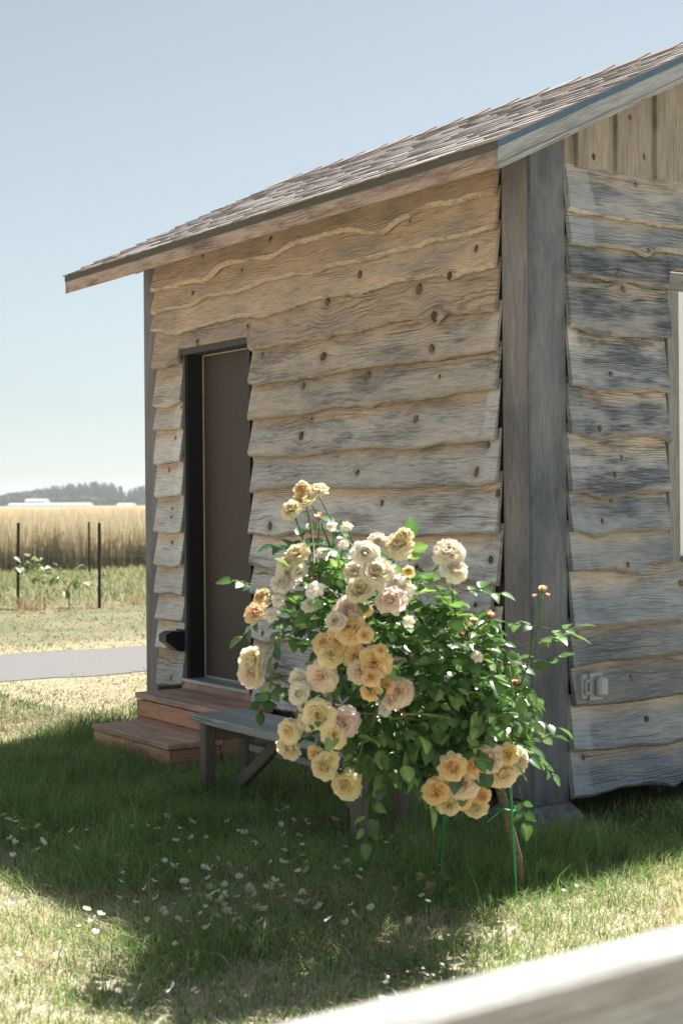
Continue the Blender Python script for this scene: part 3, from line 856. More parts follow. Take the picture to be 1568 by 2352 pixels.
# window in the gable wall
win = None
def wpl(name, b0, b1, o0, o1, z0, z1, mat, along=2, ch=.003, weather=.7):
    p = PG(b0, o0, z0)
    return plank(name, p, PG(b1, o0, z0) - p, PG(b0, o1, z0) - p, (0, 0, z1 - z0), mat, win or shed, ch=ch, along=along, weather=weather, mild=.3)
win = wpl('window', .946, .992, -.03, .02, 1.2, 2.52, M['white'])
wpl('casing', .866, .944, .004, .034, 1.175, 2.52, M['casing'])
wpl('casing', WB1 + .001, WB1 + .08, .004, .034, 1.175, 2.52, M['casing'])
wpl('head_casing', .855, WB1 + .09, .004, .038, 2.521, 2.60, M['casing'], 0)
wpl('flashing', .85, WB1 + .095, .002, .05, 2.601, 2.607, M['white'], 0, .001)
wpl('sill', .946, WB1, .004, .045, 1.175, 1.199, M['casing'], 0)
wpl('vinyl_frame', WB1 - .046, WB1 - .001, -.03, .02, 1.2, 2.52, M['white'])
wpl('vinyl_frame', .993, WB1 - .047, -.03, .02, 2.474, 2.52, M['white'], 0)
wpl('vinyl_frame', .993, WB1 - .047, -.03, .02, 1.2, 1.246, M['white'], 0)
wpl('meeting_rail', .993, WB1 - .047, -.025, .012, 1.84, 1.88, M['white'], 0)
wpl('pane', .993, WB1 - .047, -.012, -.006, 1.247, 1.839, M['glass'], 0, .001)
wpl('pane', .993, WB1 - .047, -.012, -.006, 1.881, 2.473, M['glass'], 0, .001)

# concrete pier under the near corner, flared at the foot
def pier(pos_c, label):
    r = thing('concrete_pier', label, 'pier block', (pos_c[0], pos_c[1], 0))
    V = []
    prof = [(.17, -.05), (.165, .0), (.105, .078), (.1, .0805)]
    for s, z in prof:
        for i, j in ((-1, -1), (1, -1), (1, 1), (-1, 1)):
            q = D1 * i * s + D2 * j * s
            V.append((pos_c[0] + q[0], pos_c[1] + q[1], z))
    F = []
    for L_ in range(3):
        F += [(L_ * 4 + i, L_ * 4 + (i + 1) % 4, L_ * 4 + 4 + (i + 1) % 4, L_ * 4 + 4 + i) for i in range(4)]
    F.append((12, 13, 14, 15))
    mesh_obj('block', V, F, M['concrete'], r)
    V = []
    for s, z in ((.06, .0808), (.06, FLOOR - .001)):
        for i, j in ((-1, -1), (1, -1), (1, 1), (-1, 1)):
            q = D1 * i * s + D2 * j * s
            V.append((pos_c[0] + q[0], pos_c[1] + q[1], z))
    mesh_obj('post_stub', V, [(0, 1, 5, 4), (1, 2, 6, 5), (2, 3, 7, 6), (3, 0, 4, 7), (4, 5, 6, 7)], M['benchleg'], r)
pc = CN + D1 * .1 + D2 * .1
pier(pc, 'flared concrete pier block under the near corner post of the shed')
# floor joist along the gable, dark in the crawl gap
slab('floor_joist', M['sheath'], pos2, .21, WID - .02, .02, FLOOR - .002, -.35, -.31, shed)
slab('floor_joist', M['sheath'], pos1, .21, LEN - .02, .02, FLOOR - .002, -.35, -.31, shed)

# ------------------------------------------------------------------ things fixed to the shed
def box_on(name, pos, a0, a1, o0, o1, z0, z1, mat, parent, ch=.006):
    p = pos(a0, o0, z0)
    return plank(name, p, pos(a1, o0, z0) - p, pos(a0, o1, z0) - p, (0, 0, z1 - z0), mat, parent, ch=ch)
ob_, oz = .235, .55
outlet = thing('outlet_cover', 'pale grey weatherproof outlet cover on the gable boards right of the post', 'outlet cover', tuple(PG(.31, .03, oz)))
box_on('back_box', pos2, ob_, ob_ + .115, .022, .072, oz, oz + .12, M['outlet'], outlet)
box_on('lid', pos2, ob_ + .036, ob_ + .118, .0725, .088, oz - .005, oz + .125, M['outlet'], outlet, .012)
box_on('bubble', pos2, ob_ + .058, ob_ + .121, .0885, .13, oz + .014, oz + .108, M['outlet'], outlet, .014)
for z in (oz + .022, oz + .08):
    box_on('hinge', pos2, ob_ + .017, ob_ + .0355, .0725, .086, z, z + .018, M['outlet'], outlet, .003)
box_on('hinge_plate', pos2, ob_ + .010, ob_ + .0165, .0725, .085, oz + .026, oz + .094, M['outlet'], outlet, .002)

fx = thing('wall_vent_hood', 'small black slanted hood on a short board left of the door', 'vent hood', tuple(PL(3.33, .04, .55)))
t0, t1 = 3.30, 3.40
V = [PL(t, n, z) for t in (t0, t1) for n, z in ((.035, .66), (.035, .535), (.075, .535), (.165, .60), (.165, .645), (.12, .665))]
mesh_obj('hood', V, [(0, 1, 2, 3, 4, 5)[::-1], (6, 7, 8, 9, 10, 11)] + [(i, (i + 1) % 6, 6 + (i + 1) % 6, 6 + i) for i in range(6)], M['fixture'], fx)
box_on('back_plate', pos1, t0 - .012, t1 + .012, .028, .0348, .525, .672, M['fixture'], fx, .003)

# ------------------------------------------------------------------ steps
st = thing('wooden_steps', 'two reddish brown plank steps below the shed door', 'steps', tuple(PL(2.7, .4, 0)))
def spl(name, t0, t1, n0, n1, z0, z1, along=0, weather=.45, mild=.5, ch=.005, mat='steps', dz=0.):
    p = PL(t0, n0, z0)
    return plank(name, p, PL(t1, n0, z0) - p, PL(t0, n1, z0) - p, (0, 0, z1 - z0), M[mat], st, ch=ch, along=along, weather=weather, mild=mild)
ST0, ST1 = 2.17, 3.25
for i, (a, b) in enumerate(((.045, .16), (.165, .28), (.285, .405))):
    spl('tread', ST0 + .03 + random.uniform(-.006, .006), ST1 + .02 + random.uniform(-.006, .006), a, b, .262 + .002 * i, .30 + .001 * i, weather=.7)
spl('riser', ST0 + .035, ST1 + .012, .378, .398, .158, .2585, weather=.1, mild=.25)
spl('riser', ST0 + .035, ST1 + .012, .376, .397, .06, .154, weather=.1, mild=.25)
for i, (a, b) in enumerate(((.402, .515), (.52, .632), (.637, .755))):
    spl('tread', ST0 + random.uniform(-.006, .006), ST1 - .1 + random.uniform(-.006, .006), a, b, .113 + .001 * i, .151 - .001 * i, weather=.7)
spl('riser', ST0 + .012, ST1 - .108, .726, .748, .03, .110, weather=.2, mild=.3)
spl('riser', ST0 + .012, ST1 - .108, .724, .746, -.03, .026, weather=.2, mild=.6)
for t in (ST0 + .02, ST1 - .15):
    spl('stringer', t, t + .038, .41, .72, -.02, .11, 1, .2, .9)
for t in (ST0 + .05, ST1 - .04):
    spl('stringer', t, t + .038, .05, .374, -.02, .26, 1, .2, .9)

# ------------------------------------------------------------------ bench
BN0, BN1, BZ = .665, .985, .42
bench = thing('wooden_bench', 'grey weathered plank bench along the shed wall behind the roses', 'bench', tuple(PL(.7, .83, 0)))
def bpl(name, o, ex, ey, ez, mat='bench', along=0, **kw):
    return plank(name, o, ex, ey, ez, M[mat], bench, along=along, ch=.006, **kw)
def bbox(name, t0, t1, n0, n1, z0, z1, mat='bench', along=0, **kw):
    p = PL(t0, n0, z0)
    return bpl(name, p, PL(t1, n0, z0) - p, PL(t0, n1, z0) - p, Vector((0, 0, z1 - z0)), mat, along, **kw)
bbox('seat_plank', -.02, 1.515, BN0, BN0 + .155, BZ - .04, BZ, weather=.8, mild=.5)
bbox('seat_plank', -.03, 1.50, BN0 + .16, BN1, BZ - .042, BZ - .002, weather=.8, mild=.5)
for t in (.04, 1.36):
    bbox('leg', t, t + .062, BN1 - .077, BN1 - .015, -.04, BZ - .043, 'benchleg', 2)
    bbox('leg', t, t + .062, BN0 + .012, BN0 + .074, -.04, BZ - .043, 'benchleg', 2)
    bbox('cross_rail', t + .012, t + .05, BN0 + .075, BN1 - .078, BZ - .13, BZ - .05, 'benchleg', 1)
def brace(t0, z0, t1, z1, n0, n1):
    a, b = PL(t0, n0, z0), PL(t1, n0, z1); d = (b - a)
    up = Vector((-D1[0] * 0, 0, 1)); side = PL(0, n1, 0) - PL(0, n0, 0)
    w = d.cross(side).normalized() * .06
    bpl('brace', a - w / 2, d, side, w, 'benchleg', 0)
brace(1.33, .04, .86, BZ - .06, .80, .84)
brace(.14, .04, .60, BZ - .06, .80, .84)
bbox('lower_plank', .25, 1.2, BN0 + .01, BN0 + .15, .25, .285, 'bench', 0, weather=.9)

# ------------------------------------------------------------------ porch rail close to the lens
rail = thing('porch_rail', 'blurred sunlit pale plank rail in the foreground corner', 'railing', (0.3, 1.6, 0))
rp0 = Vector((-.15, 1.37, 0)); rdir = Vector((math.cos(math.radians(35.2)), math.sin(math.radians(35.2)), 0)); rn = Vector((-rdir.y, rdir.x, 0))
def rpl(name, s0, s1, w0, w1, z0, z1, along=0, mat='rail', **kw):
    p = rp0 + rdir * s0 + rn * w0 + Vector((0, 0, z0))
    return plank(name, p, rdir * (s1 - s0), rn * (w1 - w0), (0, 0, z1 - z0), M[mat], rail, ch=.006, along=along, **kw)
rpl('top_rail', -.9, 2.2, -.060, .022, .932, .97, weather=.9, mild=.2)
rpl('face_board', -.88, 2.18, -.045, -.012, .60, .9315, mat='bench', weather=.6, mild=.6)
rpl('bottom_rail', -.9, 2.2, -.05, .015, .10, .14, weather=.9)
for s in (-.86, 2.06):
    rpl('post', s, s + .09, -.0115, .02, -.05, .931, along=2, weather=.9)

# ------------------------------------------------------------------ rose bush
bush_base = GR(1193, 2048)
bush = thing('rose_bush', 'leafy standard rose bush full of yellow and peach blooms', 'rose bush', tuple(bush_base))
BCX, BCY, BRX, BRY, BZC, BRZ = 930., 1490., 345., 390., 5.3, .38
def front_depth(x, y):
    e = ((x - BCX) / BRX) ** 2 + ((y - BCY) / BRY) ** 2
    return BZC - BRZ * math.sqrt(max(.0, 1 - e))

def tube(pts, rad, n=6):
    pts = [Vector(p) for p in pts]
    V, F = [], []
    for i, p in enumerate(pts):
        d = (pts[min(i + 1, len(pts) - 1)] - pts[max(i - 1, 0)]).normalized()
        a = d.orthogonal().normalized(); b = d.cross(a)
        if i: 
            a = (pa - d * pa.dot(d)).normalized(); b = d.cross(a)
        pa = a
        for k in range(n):
            an = 2 * math.pi * k / n
            V.append(p + (a * math.cos(an) + b * math.sin(an)) * rad[i])
        if i:
            F += [((i - 1) * n + k, (i - 1) * n + (k + 1) % n, i * n + (k + 1) % n, i * n + k) for k in range(n)]
    F.append(tuple((len(pts) - 1) * n + k for k in range(n)))
    F.append(tuple(range(n))[::-1])
    return V, F
def bez(a, b, c, n=8):
    return [a * (1 - t) ** 2 + b * 2 * t * (1 - t) + c * t * t for t in [i / n for i in range(n + 1)]]
class Bag:
    def __init__(s): s.V, s.F = [], []
    def add(s, vf):
        k = len(s.V); s.V += list(vf[0]); s.F += [tuple(k + i for i in f) for f in vf[1]]

# trunk, leaning left as it rises
tp = [bush_base + Vector((0, 0, -.05)), AT(1187, 1970, 5.46), AT(1165, 1885, 5.36), AT(1145, 1800, 5.26), AT(1105, 1700, 5.1)]
tr_o = mesh_obj('trunk', *tube(tp, [.024, .019, .0175, .017, .016], 9), M['bark_or_shade'], bush, True)
head = tp[-1]
limb_t = [(1000, 1560, 5.0), (900, 1420, 4.98), (800, 1500, 4.92), (760, 1640, 4.88), (1060, 1430, 5.05), (1150, 1520, 4.98), (930, 1640, 4.85), (1180, 1640, 4.9), (720, 1330, 5.0), (860, 1290, 5.05)]
limb_pts = []
for (x, y, z) in limb_t:
    e = AT(x, y, z); mid = (head + e) / 2 + Vector((random.uniform(-.05, .05), random.uniform(-.05, .05), .06))
    pts = bez(head, mid, e, 9)
    limb_pts += pts[3:]
    mesh_obj('branch', *tube(pts, [.009 * (1 - .055 * i) for i in range(10)], 6), M['bark_or_shade'] if random.random() < .4 else M['stem'], bush, True)

# blooms -------------------------------------------------------------
def rose_mesh(seed, petals=30, open_=1.0, droop=0.):
    r = random.Random(seed)
    V, F, C_ = [], [], []
    NU, NV = 6, 5
    for i in range(petals):
        k = i / (petals - 1)                                      # 0 heart, 1 outermost
        an = i * 2.39996 + r.uniform(-.4, .4)
        ln = (.46 + .50 * k ** .8) * r.uniform(.9, 1.1)
        wd = (.24 + .42 * k ** .7) * r.uniform(.9, 1.12)
        phi0 = math.radians(88 - 74 * k ** .8 * open_ + r.uniform(-14, 14))
        curl = math.radians((-4 + 62 * k * open_) + r.uniform(-22, 26) + droop * 50 * k)
        rb = .05 + .05 * k
        o = Vector((math.cos(an), math.sin(an), 0)); s = Vector((-math.sin(an), math.cos(an), 0))
        p = o * rb + Vector((0, 0, .12 - .14 * k))
        base = len(V); ph1, ph2 = r.uniform(0, 6), r.uniform(0, 6)
        for j in range(NV + 1):
            v = j / NV
            a = phi0 - curl * v * v
            if j: p = p + (o * math.cos(a) + Vector((0, 0, 1)) * math.sin(a)) * ln / NV
            nrm = (-o * math.sin(a) + Vector((0, 0, 1)) * math.cos(a))
            w = wd * (.30 + .70 * math.sin(min(1, v * 1.25) * math.pi / 2)) * (1 if v < .8 else .86 - (.8 < v) * .0 - (v - .8) * 1.0)
            for q in range(NU + 1):
                u = q / NU * 2 - 1
                cup = (.22 * (1 - k) + .10) * u * u
                ruf = .07 * v * math.sin(4.5 * u + ph1) + .06 * v * v * math.sin(9 * u + ph2)
                notch_ = -.06 * math.exp(-(u / .25) ** 2) * (v > .95)
                V.append(p + s * (u * w) + nrm * (cup * w * 1.6 + ruf) + (o * math.cos(a) + Vector((0, 0, math.sin(a)))) * (notch_ - .07 * u * u * v))
                t = min(1, .15 + .95 * k) * (.35 + .65 * v)
                C_.append(t)
        for j in range(NV):
            for q in range(NU):
                x = base + j * (NU + 1) + q
                F.append((x, x + 1, x + NU + 2, x + NU + 1))
    return V, F, C_
def rose_data(name, seed, heart, outer, **kw):
    V, F, C_ = rose_mesh(seed, **kw)
    me = bpy.data.meshes.new(name)
    me.from_pydata([tuple(v) for v in V], [], F)
    me.polygons.foreach_set('use_smooth', [True] * len(F))
    a = me.attributes.new('gc', 'FLOAT_COLOR', 'POINT')
    h, u = np.array(heart), np.array(outer)
    cc = np.array([[*(h + (u - h) * min(1, t) ** .8), 1] for t in C_], np.float32)
    a.data.foreach_set('color', cc.ravel())
    me.materials.append(M['petal'])
    return me
TONES = {'y': ((.98, .82, .40), (.98, .92, .66)), 'c': ((.98, .89, .63), (.98, .95, .85)), 'o': ((.98, .65, .22), (.98, .83, .49)),
         'p': ((.98, .77, .56), (.98, .89, .78)), 'w': ((.90, .82, .62), (.92, .90, .84))}
ROSES = {}
for kx, (kt, (h_, u_)) in enumerate(TONES.items()):
    ROSES[kt] = [rose_data('rose', kx * 10 + i, h_, u_, petals=(46, 52, 40)[i] if kt != 'w' else 12, open_=(1., .88, 1.08)[i], droop=.0 if kt != 'w' else 1.) for i in range(3)]
BUD = rose_data('bud', 77, (.75, .2, .06), (.85, .42, .16), petals=9, open_=.25)
LABELS = {'y': 'soft yellow', 'c': 'cream', 'o': 'golden orange', 'p': 'peach pink', 'w': 'faded white'}

rose_spots = [(390, 145, 50, 'y'), (335, 190, 40, 'y'), (450, 105, 38, 'y'), (380, 97, 30, 'o'), (360, 385, 46, 'y'), (312, 425, 34, 'y'),
  (320, 480, 46, 'c'), (290, 520, 40, 'c'), (370, 468, 32, 'c'), (435, 545, 36, 'w'), (275, 597, 28, 'w'), (415, 620, 34, 'w'), (195, 578, 32, 'o'), (175, 650, 42, 'o'), (237, 660, 28, 'w'),
  (665, 385, 50, 'c'), (715, 470, 62, 'c'), (625, 470, 50, 'c'), (640, 550, 52, 'y'), (810, 345, 55, 'y'), (722, 335, 38, 'c'), (840, 305, 32, 'y'),
  (840, 540, 42, 'w'), (775, 590, 55, 'p'), (800, 510, 34, 'w'), (858, 467, 20, 'o'), (1040, 375, 55, 'c'), (1065, 455, 48, 'c'),
  (590, 635, 54, 'p'), (600, 722, 58, 'o'), (532, 690, 38, 'c'), (545, 772, 50, 'o'), (482, 790, 42, 'o'), (510, 838, 48, 'y'), (495, 872, 36, 'c'), (660, 640, 28, 'o'), (662, 752, 30, 'o'),
  (155, 875, 58, 'y'), (152, 928, 52, 'p'), (365, 955, 42, 'c'), (460, 940, 58, 'p'), (368, 1015, 42, 'c'), (395, 1068, 32, 'y'),
  (622, 850, 48, 'o'), (705, 880, 58, 'o'), (640, 915, 45, 'p'), (692, 940, 38, 'o'), (735, 822, 26, 'o'), (690, 1005, 40, 'o'), (762, 978, 30, 'o'), (815, 1005, 54, 'p'), (785, 1040, 38, 'p'),
  (455, 1110, 58, 'y'), (402, 1132, 40, 'y'), (565, 1150, 60, 'p'), (525, 1200, 45, 'y'), (508, 1118, 32, 'o'), (535, 1225, 34, 'y'), (320, 1185, 46, 'y'), (322, 1255, 46, 'y'),
  (440, 1290, 32, 'o'), (478, 1345, 50, 'y'), (510, 1310, 30, 'y'), (575, 1430, 56, 'y'),
  (1060, 1350, 50, 'o'), (1145, 1340, 42, 'o'), (1105, 1420, 60, 'p'), (985, 1460, 50, 'o'), (1040, 1508, 50, 'y'), (1097, 1482, 48, 'o'), (1158, 1527, 45, 'y'), (1190, 1480, 32, 'o'), (1140, 1390, 32, 'o'),
  (1225, 1310, 55, 'p'), (1280, 1375, 60, 'p'), (1345, 1320, 55, 'p'), (1305, 1290, 40, 'o'), (860, 690, 24, 'w'), (750, 1090, 26, 'w'), (470, 385, 26, 'w'), (1165, 855, 24, 'w'), (510, 265, 22, 'w'), (578, 262, 24, 'w'), (565, 345, 22, 'w')]
rose_pos = []
cen = AT(BCX, BCY, BZC)
leaf_twigs = []
for (x, y, r, kt) in rose_spots:
    dx, dy = c4(x, y); rd = r / 1.4933 * K
    Zd = front_depth(dx, dy) - .11 + random.uniform(-.05, .03)
    c = AT(dx, dy, Zd)
    rw = rd / FOC * Zd
    out = (c - cen).normalized()
    ax = (out * .55 + Vector((random.uniform(-.35, .35), -.75, .35 + random.uniform(-.35, .35)))).normalized()
    if kt == 'w': ax = (ax + Vector((0, 0, random.uniform(-.6, .4)))).normalized()
    o = bpy.data.objects.new('rose', random.choice(ROSES[kt]))
    link(o, bush)
    o.rotation_mode = 'QUATERNION'
    o.rotation_quaternion = ax.to_track_quat('Z', 'Y') @ Euler((0, 0, random.uniform(0, 6))).to_quaternion()
    o.scale = (rw * 1.34,) * 2 + (rw * 1.2,)
    o.location = c - ax * rw * .35 - bush.location
    f_ = random.uniform(.94, 1.06)
    o.color = (1., random.uniform(.95, 1.0), random.uniform(.9, 1.08), 1)
    o['label'] = LABELS[kt] + ' rose bloom'
    rose_pos.append((c, ax, rw))
# stems to the blooms, gathered per nearest limb
def nearest(p): return min(limb_pts, key=lambda q: (q - p).length + (0.3 if q.z > p.z + .05 else 0))
for (c, ax, rw) in rose_pos:
    a = c - ax * rw * .45; b = nearest(c)
    mid = a - ax * .10 + (b - a) * .35 + Vector((0, .04, -.03))
    pts = bez(b, mid, a, 7)
    mesh_obj('stem', *tube(pts, [.0042 - .00018 * i for i in range(8)], 5), M['stem'] if random.random() < .8 else M['stemred'], bush, True)
    if random.random() < .75: leaf_twigs.append((pts[3], (pts[5] - pts[3]).normalized()))

# tall shoot with a bud on the right, plus small buds
def shoot(path, r0, r1):
    pts = [AT(*p) for p in path]
    n = len(pts)
    mesh_obj('stem', *tube(pts, [r0 + (r1 - r0) * i / (n - 1) for i in range(n)], 6), M['stem'], bush, True)
    return pts
def bud(p, ax, s, nm='bud'):
    o = bpy.data.objects.new(nm, BUD); link(o, bush); o.rotation_mode = 'QUATERNION'
    o.rotation_quaternion = Vector(ax).normalized().to_track_quat('Z', 'Y'); o.scale = (s, s, s * 1.25); o.location = Vector(p) - bush.location
    V, F = [], []
    axv = Vector(ax).normalized(); a = axv.orthogonal().normalized(); b = axv.cross(a)
    for i in range(5):
        an = i * 1.2566; d = a * math.cos(an) + b * math.sin(an); sd = axv.cross(d)
        k = len(V); P_ = Vector(p)
        V += [P_ + d * s * .12 - axv * s * .1 + sd * s * .12, P_ + d * s * .12 - axv * s * .1 - sd * s * .12, P_ + d * s * .45 + axv * s * .35 - sd * s * .12, P_ + d * s * .45 + axv * s * .35 + sd * s * .12, P_ + d * s * .62 + axv * s * .85]
        F += [(k, k + 1, k + 2, k + 3), (k + 3, k + 2, k + 4)]
    mesh_obj('sepal', V, F, M['stem'], bush)
sh = shoot([(1160, 1640, 5.05), (1190, 1590, 5.05), (1212, 1525, 5.08), (1222, 1480, 5.08), (1238, 1440, 5.08), (1241, 1395, 5.08), (1245, 1362, 5.08)], .0045, .0026)
bud(AT(1245, 1360, 5.08), (0, -.1, 1), .022)
for x, y in ((1228, 1368), (1256, 1366)):
    shoot([(1241, 1402, 5.08), ((x + 1241) / 2 + (x - 1241) * .2, 1390, 5.07), (x, y + 6, 5.07)], .002, .0015); bud(AT(x, y + 5, 5.07), ((x - 1241) * .03, 0, 1), .013)
for x, y in ((1075, 1445), (1060, 1462), (1090, 1430), (1122, 1418), (735, 1192), (1180, 1572)):
    bud(AT(x, y, 5.05), (random.uniform(-.5, .5), -.4, .8), .022)
    b_ = AT(x, y, 5.05); nb = nearest(b_)
    mesh_obj('stem', *tube(bez(nb, (nb + b_) / 2 + Vector((0, 0, -.02)), b_, 5), [.0032] * 6, 5), M['stem'], bush, True)
for x, y, dx in ((1222, 1480, 22), (1212, 1525, 26), (1236, 1440, -45), (1225, 1470, 40)):
    leaf_twigs.append((AT(x, y, 5.08), (AT(x + dx, y - 6, 5.08) - AT(x, y, 5.08)).normalized()))
stl = shoot([(760, 1260, 5.14), (742, 1215, 5.12), (728, 1180, 5.1), (716, 1160, 5.06)], .004, .003)
for x, y in ((600, 1560), (640, 1590), (690, 1545)): pass
shoot([(1200, 1660, 5.0), (1178, 1600, 4.98), (1168, 1530, 4.98)], .004, .003)

# leaves --------------------------------------------------------------
poly = [c4(*p) for p in [(300, 370), (420, 310), (540, 310), (620, 350), (750, 420), (900, 400), (960, 490), (1060, 590), (1140, 640), (1250, 700), (1300, 740), (1300, 800), (1400, 850),
        (1400, 950), (1400, 1010), (1470, 1090), (1475, 1160), (1430, 1210), (1480, 1260), (1485, 1330), (1400, 1330), (1300, 1370), (1180, 1430), (1000, 1400), (930, 1440), (870, 1480), (760, 1470), (690, 1510),
        (650, 1420), (540, 1360), (520, 1250), (430, 1180), (360, 1060), (430, 1000), (420, 870), (280, 780), (210, 740), (200, 620), (150, 540), (290, 470)]]
def inside(x, y):
    c = False; j = len(poly) - 1
    for i in range(len(poly)):
        xi, yi = poly[i]; xj, yj = poly[j]
        if (yi > y) != (yj > y) and x < (xj - xi) * (y - yi) / (yj - yi) + xi: c = not c
        j = i
    return c
random.seed(21)
n_tw = 0
rose_px = [(*c4(x, y), r / 1.4933 * K) for (x, y, r, _) in rose_spots]
while n_tw < 640:
    x, y = random.uniform(590, 1250), random.uniform(1230, 1820)
    if not inside(x, y): continue
    if x < 760 and random.random() < .62: continue
    if x < 980 and random.random() < .22: continue
    zf = front_depth(x, y)
    k = random.random() ** 1.5
    Zd = zf + .02 + k * min(.62, 2 * (BZC - zf) + .12)
    hit = min(((x - qx) ** 2 + (y - qy) ** 2) / qr ** 2 for qx, qy, qr in rose_px)
    if hit < 2.2: Zd += .20
    p = AT(x, y, Zd)
    d = (p - cen).normalized() * .6 + Vector((random.uniform(-.7, .7), random.uniform(-.7, .3), random.uniform(-.5, .6)))
    d.normalize()
    tip = p + d * .15
    tx, ty = PX + tip.x / tip.y * FOC, PY - (tip.z - EYE) / tip.y * FOC
    if not inside(tx, ty): continue
    leaf_twigs.append((p, d)); n_tw += 1
for x, y, dx, dy in ((1255, 1460, 40, -12), (1230, 1740, 20, 20), (1196, 1830, 6, 30), (1215, 1700, 40, -6), (1215, 1650, 30, 10), (640, 1450, -10, 40), (600, 1420, -20, 20), (590, 1345, -30, -6), (620, 1560, 0, 30), (850, 1800, 4, 40), (840, 1860, 0, 20), (950, 1790, 12, 20),
                     (1060, 1360, 40, -6), (1090, 1358, 40, 4), (690, 1250, -40, 4), (940, 1300, 2, -40), (600, 1580, 0, 26)):
    a = AT(x, y, front_depth(x, y)); leaf_twigs.append((a, (AT(x + dx, y + dy, front_depth(x, y)) - a).normalized()))
def leaf_geo(s, fold, curl, rr):
    prof = [(0, .0), (.1, .12), (.28, .27), (.48, .325), (.68, .27), (.86, .14), (1., .0)]
    V, F = [], []
    for i, (v, w) in enumerate(prof):
        z = -curl * v * v
        sw = 1 + rr.uniform(-.05, .05)
        V += [(-w * sw, v, z + fold * w), (0, v, z), (w * sw, v, z + fold * w)]
    for i in range(len(prof) - 1):
        a = i * 3
        for q in (0, 1):
            if i == 0: F.append((a + 1, a + 3 + q, a + 4 + q))
            elif i == len(prof) - 2: F.append((a + q, a + q + 1, a + 4))
            else: F.append((a + q, a + q + 1, a + 4 + q, a + 3 + q))
    return np.array(V), F
rr = random.Random(5)
LG = [leaf_geo(1, rr.uniform(.12, .5), rr.uniform(.0, .35), rr) for _ in range(7)]
LC = [((.06, .135, .05), 0), ((.095, .19, .065), 0), ((.15, .27, .09), 0), ((.25, .36, .13), 0)]
leaf_me = []
for (V, F) in LG:
    for (ca, cb) in LC:
        me = bpy.data.meshes.new('leaf'); me.from_pydata([tuple(v) for v in V], [], F)
        a = me.attributes.new('gc', 'FLOAT_COLOR', 'POINT')
        cc = np.array([[*(ca if i % 3 != 1 else tuple(min(1, x * 1.5) for x in ca)), 1] for i in range(len(V))], np.float32)
        a.data.foreach_set('color', cc.ravel()); me.materials.append(M['leaf'])
        me.polygons.foreach_set('use_smooth', [True] * len(F))
        leaf_me.append(me)
placed = []
twig = Bag()
for (p, d) in leaf_twigs:
    side = d.cross(Vector((0, 0, 1)))
    if side.length < .2: side = d.cross(Vector((0, 1, 0)))
    side.normalize()
    up = (side.cross(d).normalized() + Vector((random.uniform(-.5, .5), random.uniform(-.6, .1), random.uniform(0, .6)))).normalized()
    side = d.cross(up).normalized(); up = side.cross(d).normalized()
    ln = random.uniform(.075, .115)
    twig.add(tube([p - d * .05, p + d * ln * .5, p + d * ln], [.0018, .0014, .001], 4))
    big = random.uniform(.85, 1.2)
    for (f_, sgn, sc) in ((1., 0, 1.), (.62, 1, .85), (.62, -1, .85), (.25, 1, .68), (.25, -1, .68)):
        if random.random() < .08: continue
        base = p + d * ln * f_
        ld = (d * (1 if sgn == 0 else .45) + side * sgn * .85 + Vector((random.uniform(-.2, .2), random.uniform(-.2, .2), random.uniform(-.35, .1)))).normalized()
        lu = (up + Vector((random.uniform(-.45, .45), random.uniform(-.45, .45), random.uniform(-.3, .4)))).normalized()
        lx = ld.cross(lu).normalized(); lu = lx.cross(ld).normalized()
        s = .068 * big * sc * random.uniform(.85, 1.15)
        placed.append((base.y, base, lx, ld, lu, s))
placed.sort(key=lambda q: q[0])
mesh_obj('twigs', twig.V, twig.F, M['stem'], bush, True); bpy.data.objects['twigs']['kind'] = 'stuff'
rest_V, rest_F, rest_C = [], [], []
for i, (_, base, lx, ld, lu, s) in enumerate(placed):
    mt = Matrix((lx, ld, lu)).transposed().to_4x4()
    tone = random.choice((0, 0, 1, 1, 2, 2, 3))
    me = leaf_me[random.randrange(len(LG)) * len(LC) + tone]
    if i < 300:
        o = bpy.data.objects.new('leaf', me); link(o, bush)
        o.matrix_local = Matrix.Translation(base - bush.location) @ mt @ Matrix.Scale(s, 4)
    else:
        gi = random.randrange(len(LG)); V, F = LG[gi]; k = len(rest_V)
        m3 = np.array(mt.to_3x3())
        rest_V += [tuple(x) for x in (V * s) @ m3.T + np.array(base)]
        rest_F += [tuple(k + q for q in f) for f in F]
        ca = LC[tone][0]; f_ = random.uniform(.8, 1.2)
        rest_C += [(*(c * f_ * (1.4 if q % 3 == 1 else 1) for c in ca), 1) for q in range(len(V))]
fo = mesh_obj('foliage', rest_V, rest_F, M['leaf'], bush, True, {'gc': ('FLOAT_COLOR', np.array(rest_C))})
fo['kind'] = 'stuff'

# stakes and tie
def stake(label, a, b, r=.0055):
    o = thing('plant_stake', label, 'stake', (b[0], b[1], 0), 'green plant stakes')
    a, b = Vector(a), Vector(b); pts = [a + (b - a) * i / 6 for i in range(7)]
    mesh_obj('rod', *tube(pts, [r] * 7, 8), M['stake'], o, True)
    V, F = [], []
    d = (b - a).normalized()
    for i in range(14):
        c = a + (b - a) * (.05 + .9 * i / 13)
        vf = tube([c - d * .002, c, c + d * .002], [r * .9, r * 1.28, r * .9], 8); k = len(V); V += vf[0]; F += [tuple(k + q for q in f) for f in vf[1]]
    tag(mesh_obj('grip_rings', V, F, M['stake'], o, True), kind='stuff')
    mesh_obj('tip', *tube([a, a - d * .015, a - d * .022], [r * 1.15, r * 1.1, r * .4], 8), M['stake'], o, True)
    return o
stake('bright green stake beside the rose trunk', AT(1170, 1780, 5.2), tuple(GR(1186, 2066))[:2] + (-.05,))
stake('thin green stake leaning left of the rose trunk', AT(1025, 1835, 5.2), tuple(GR(1001, 2008))[:2] + (-.05,), .0045)
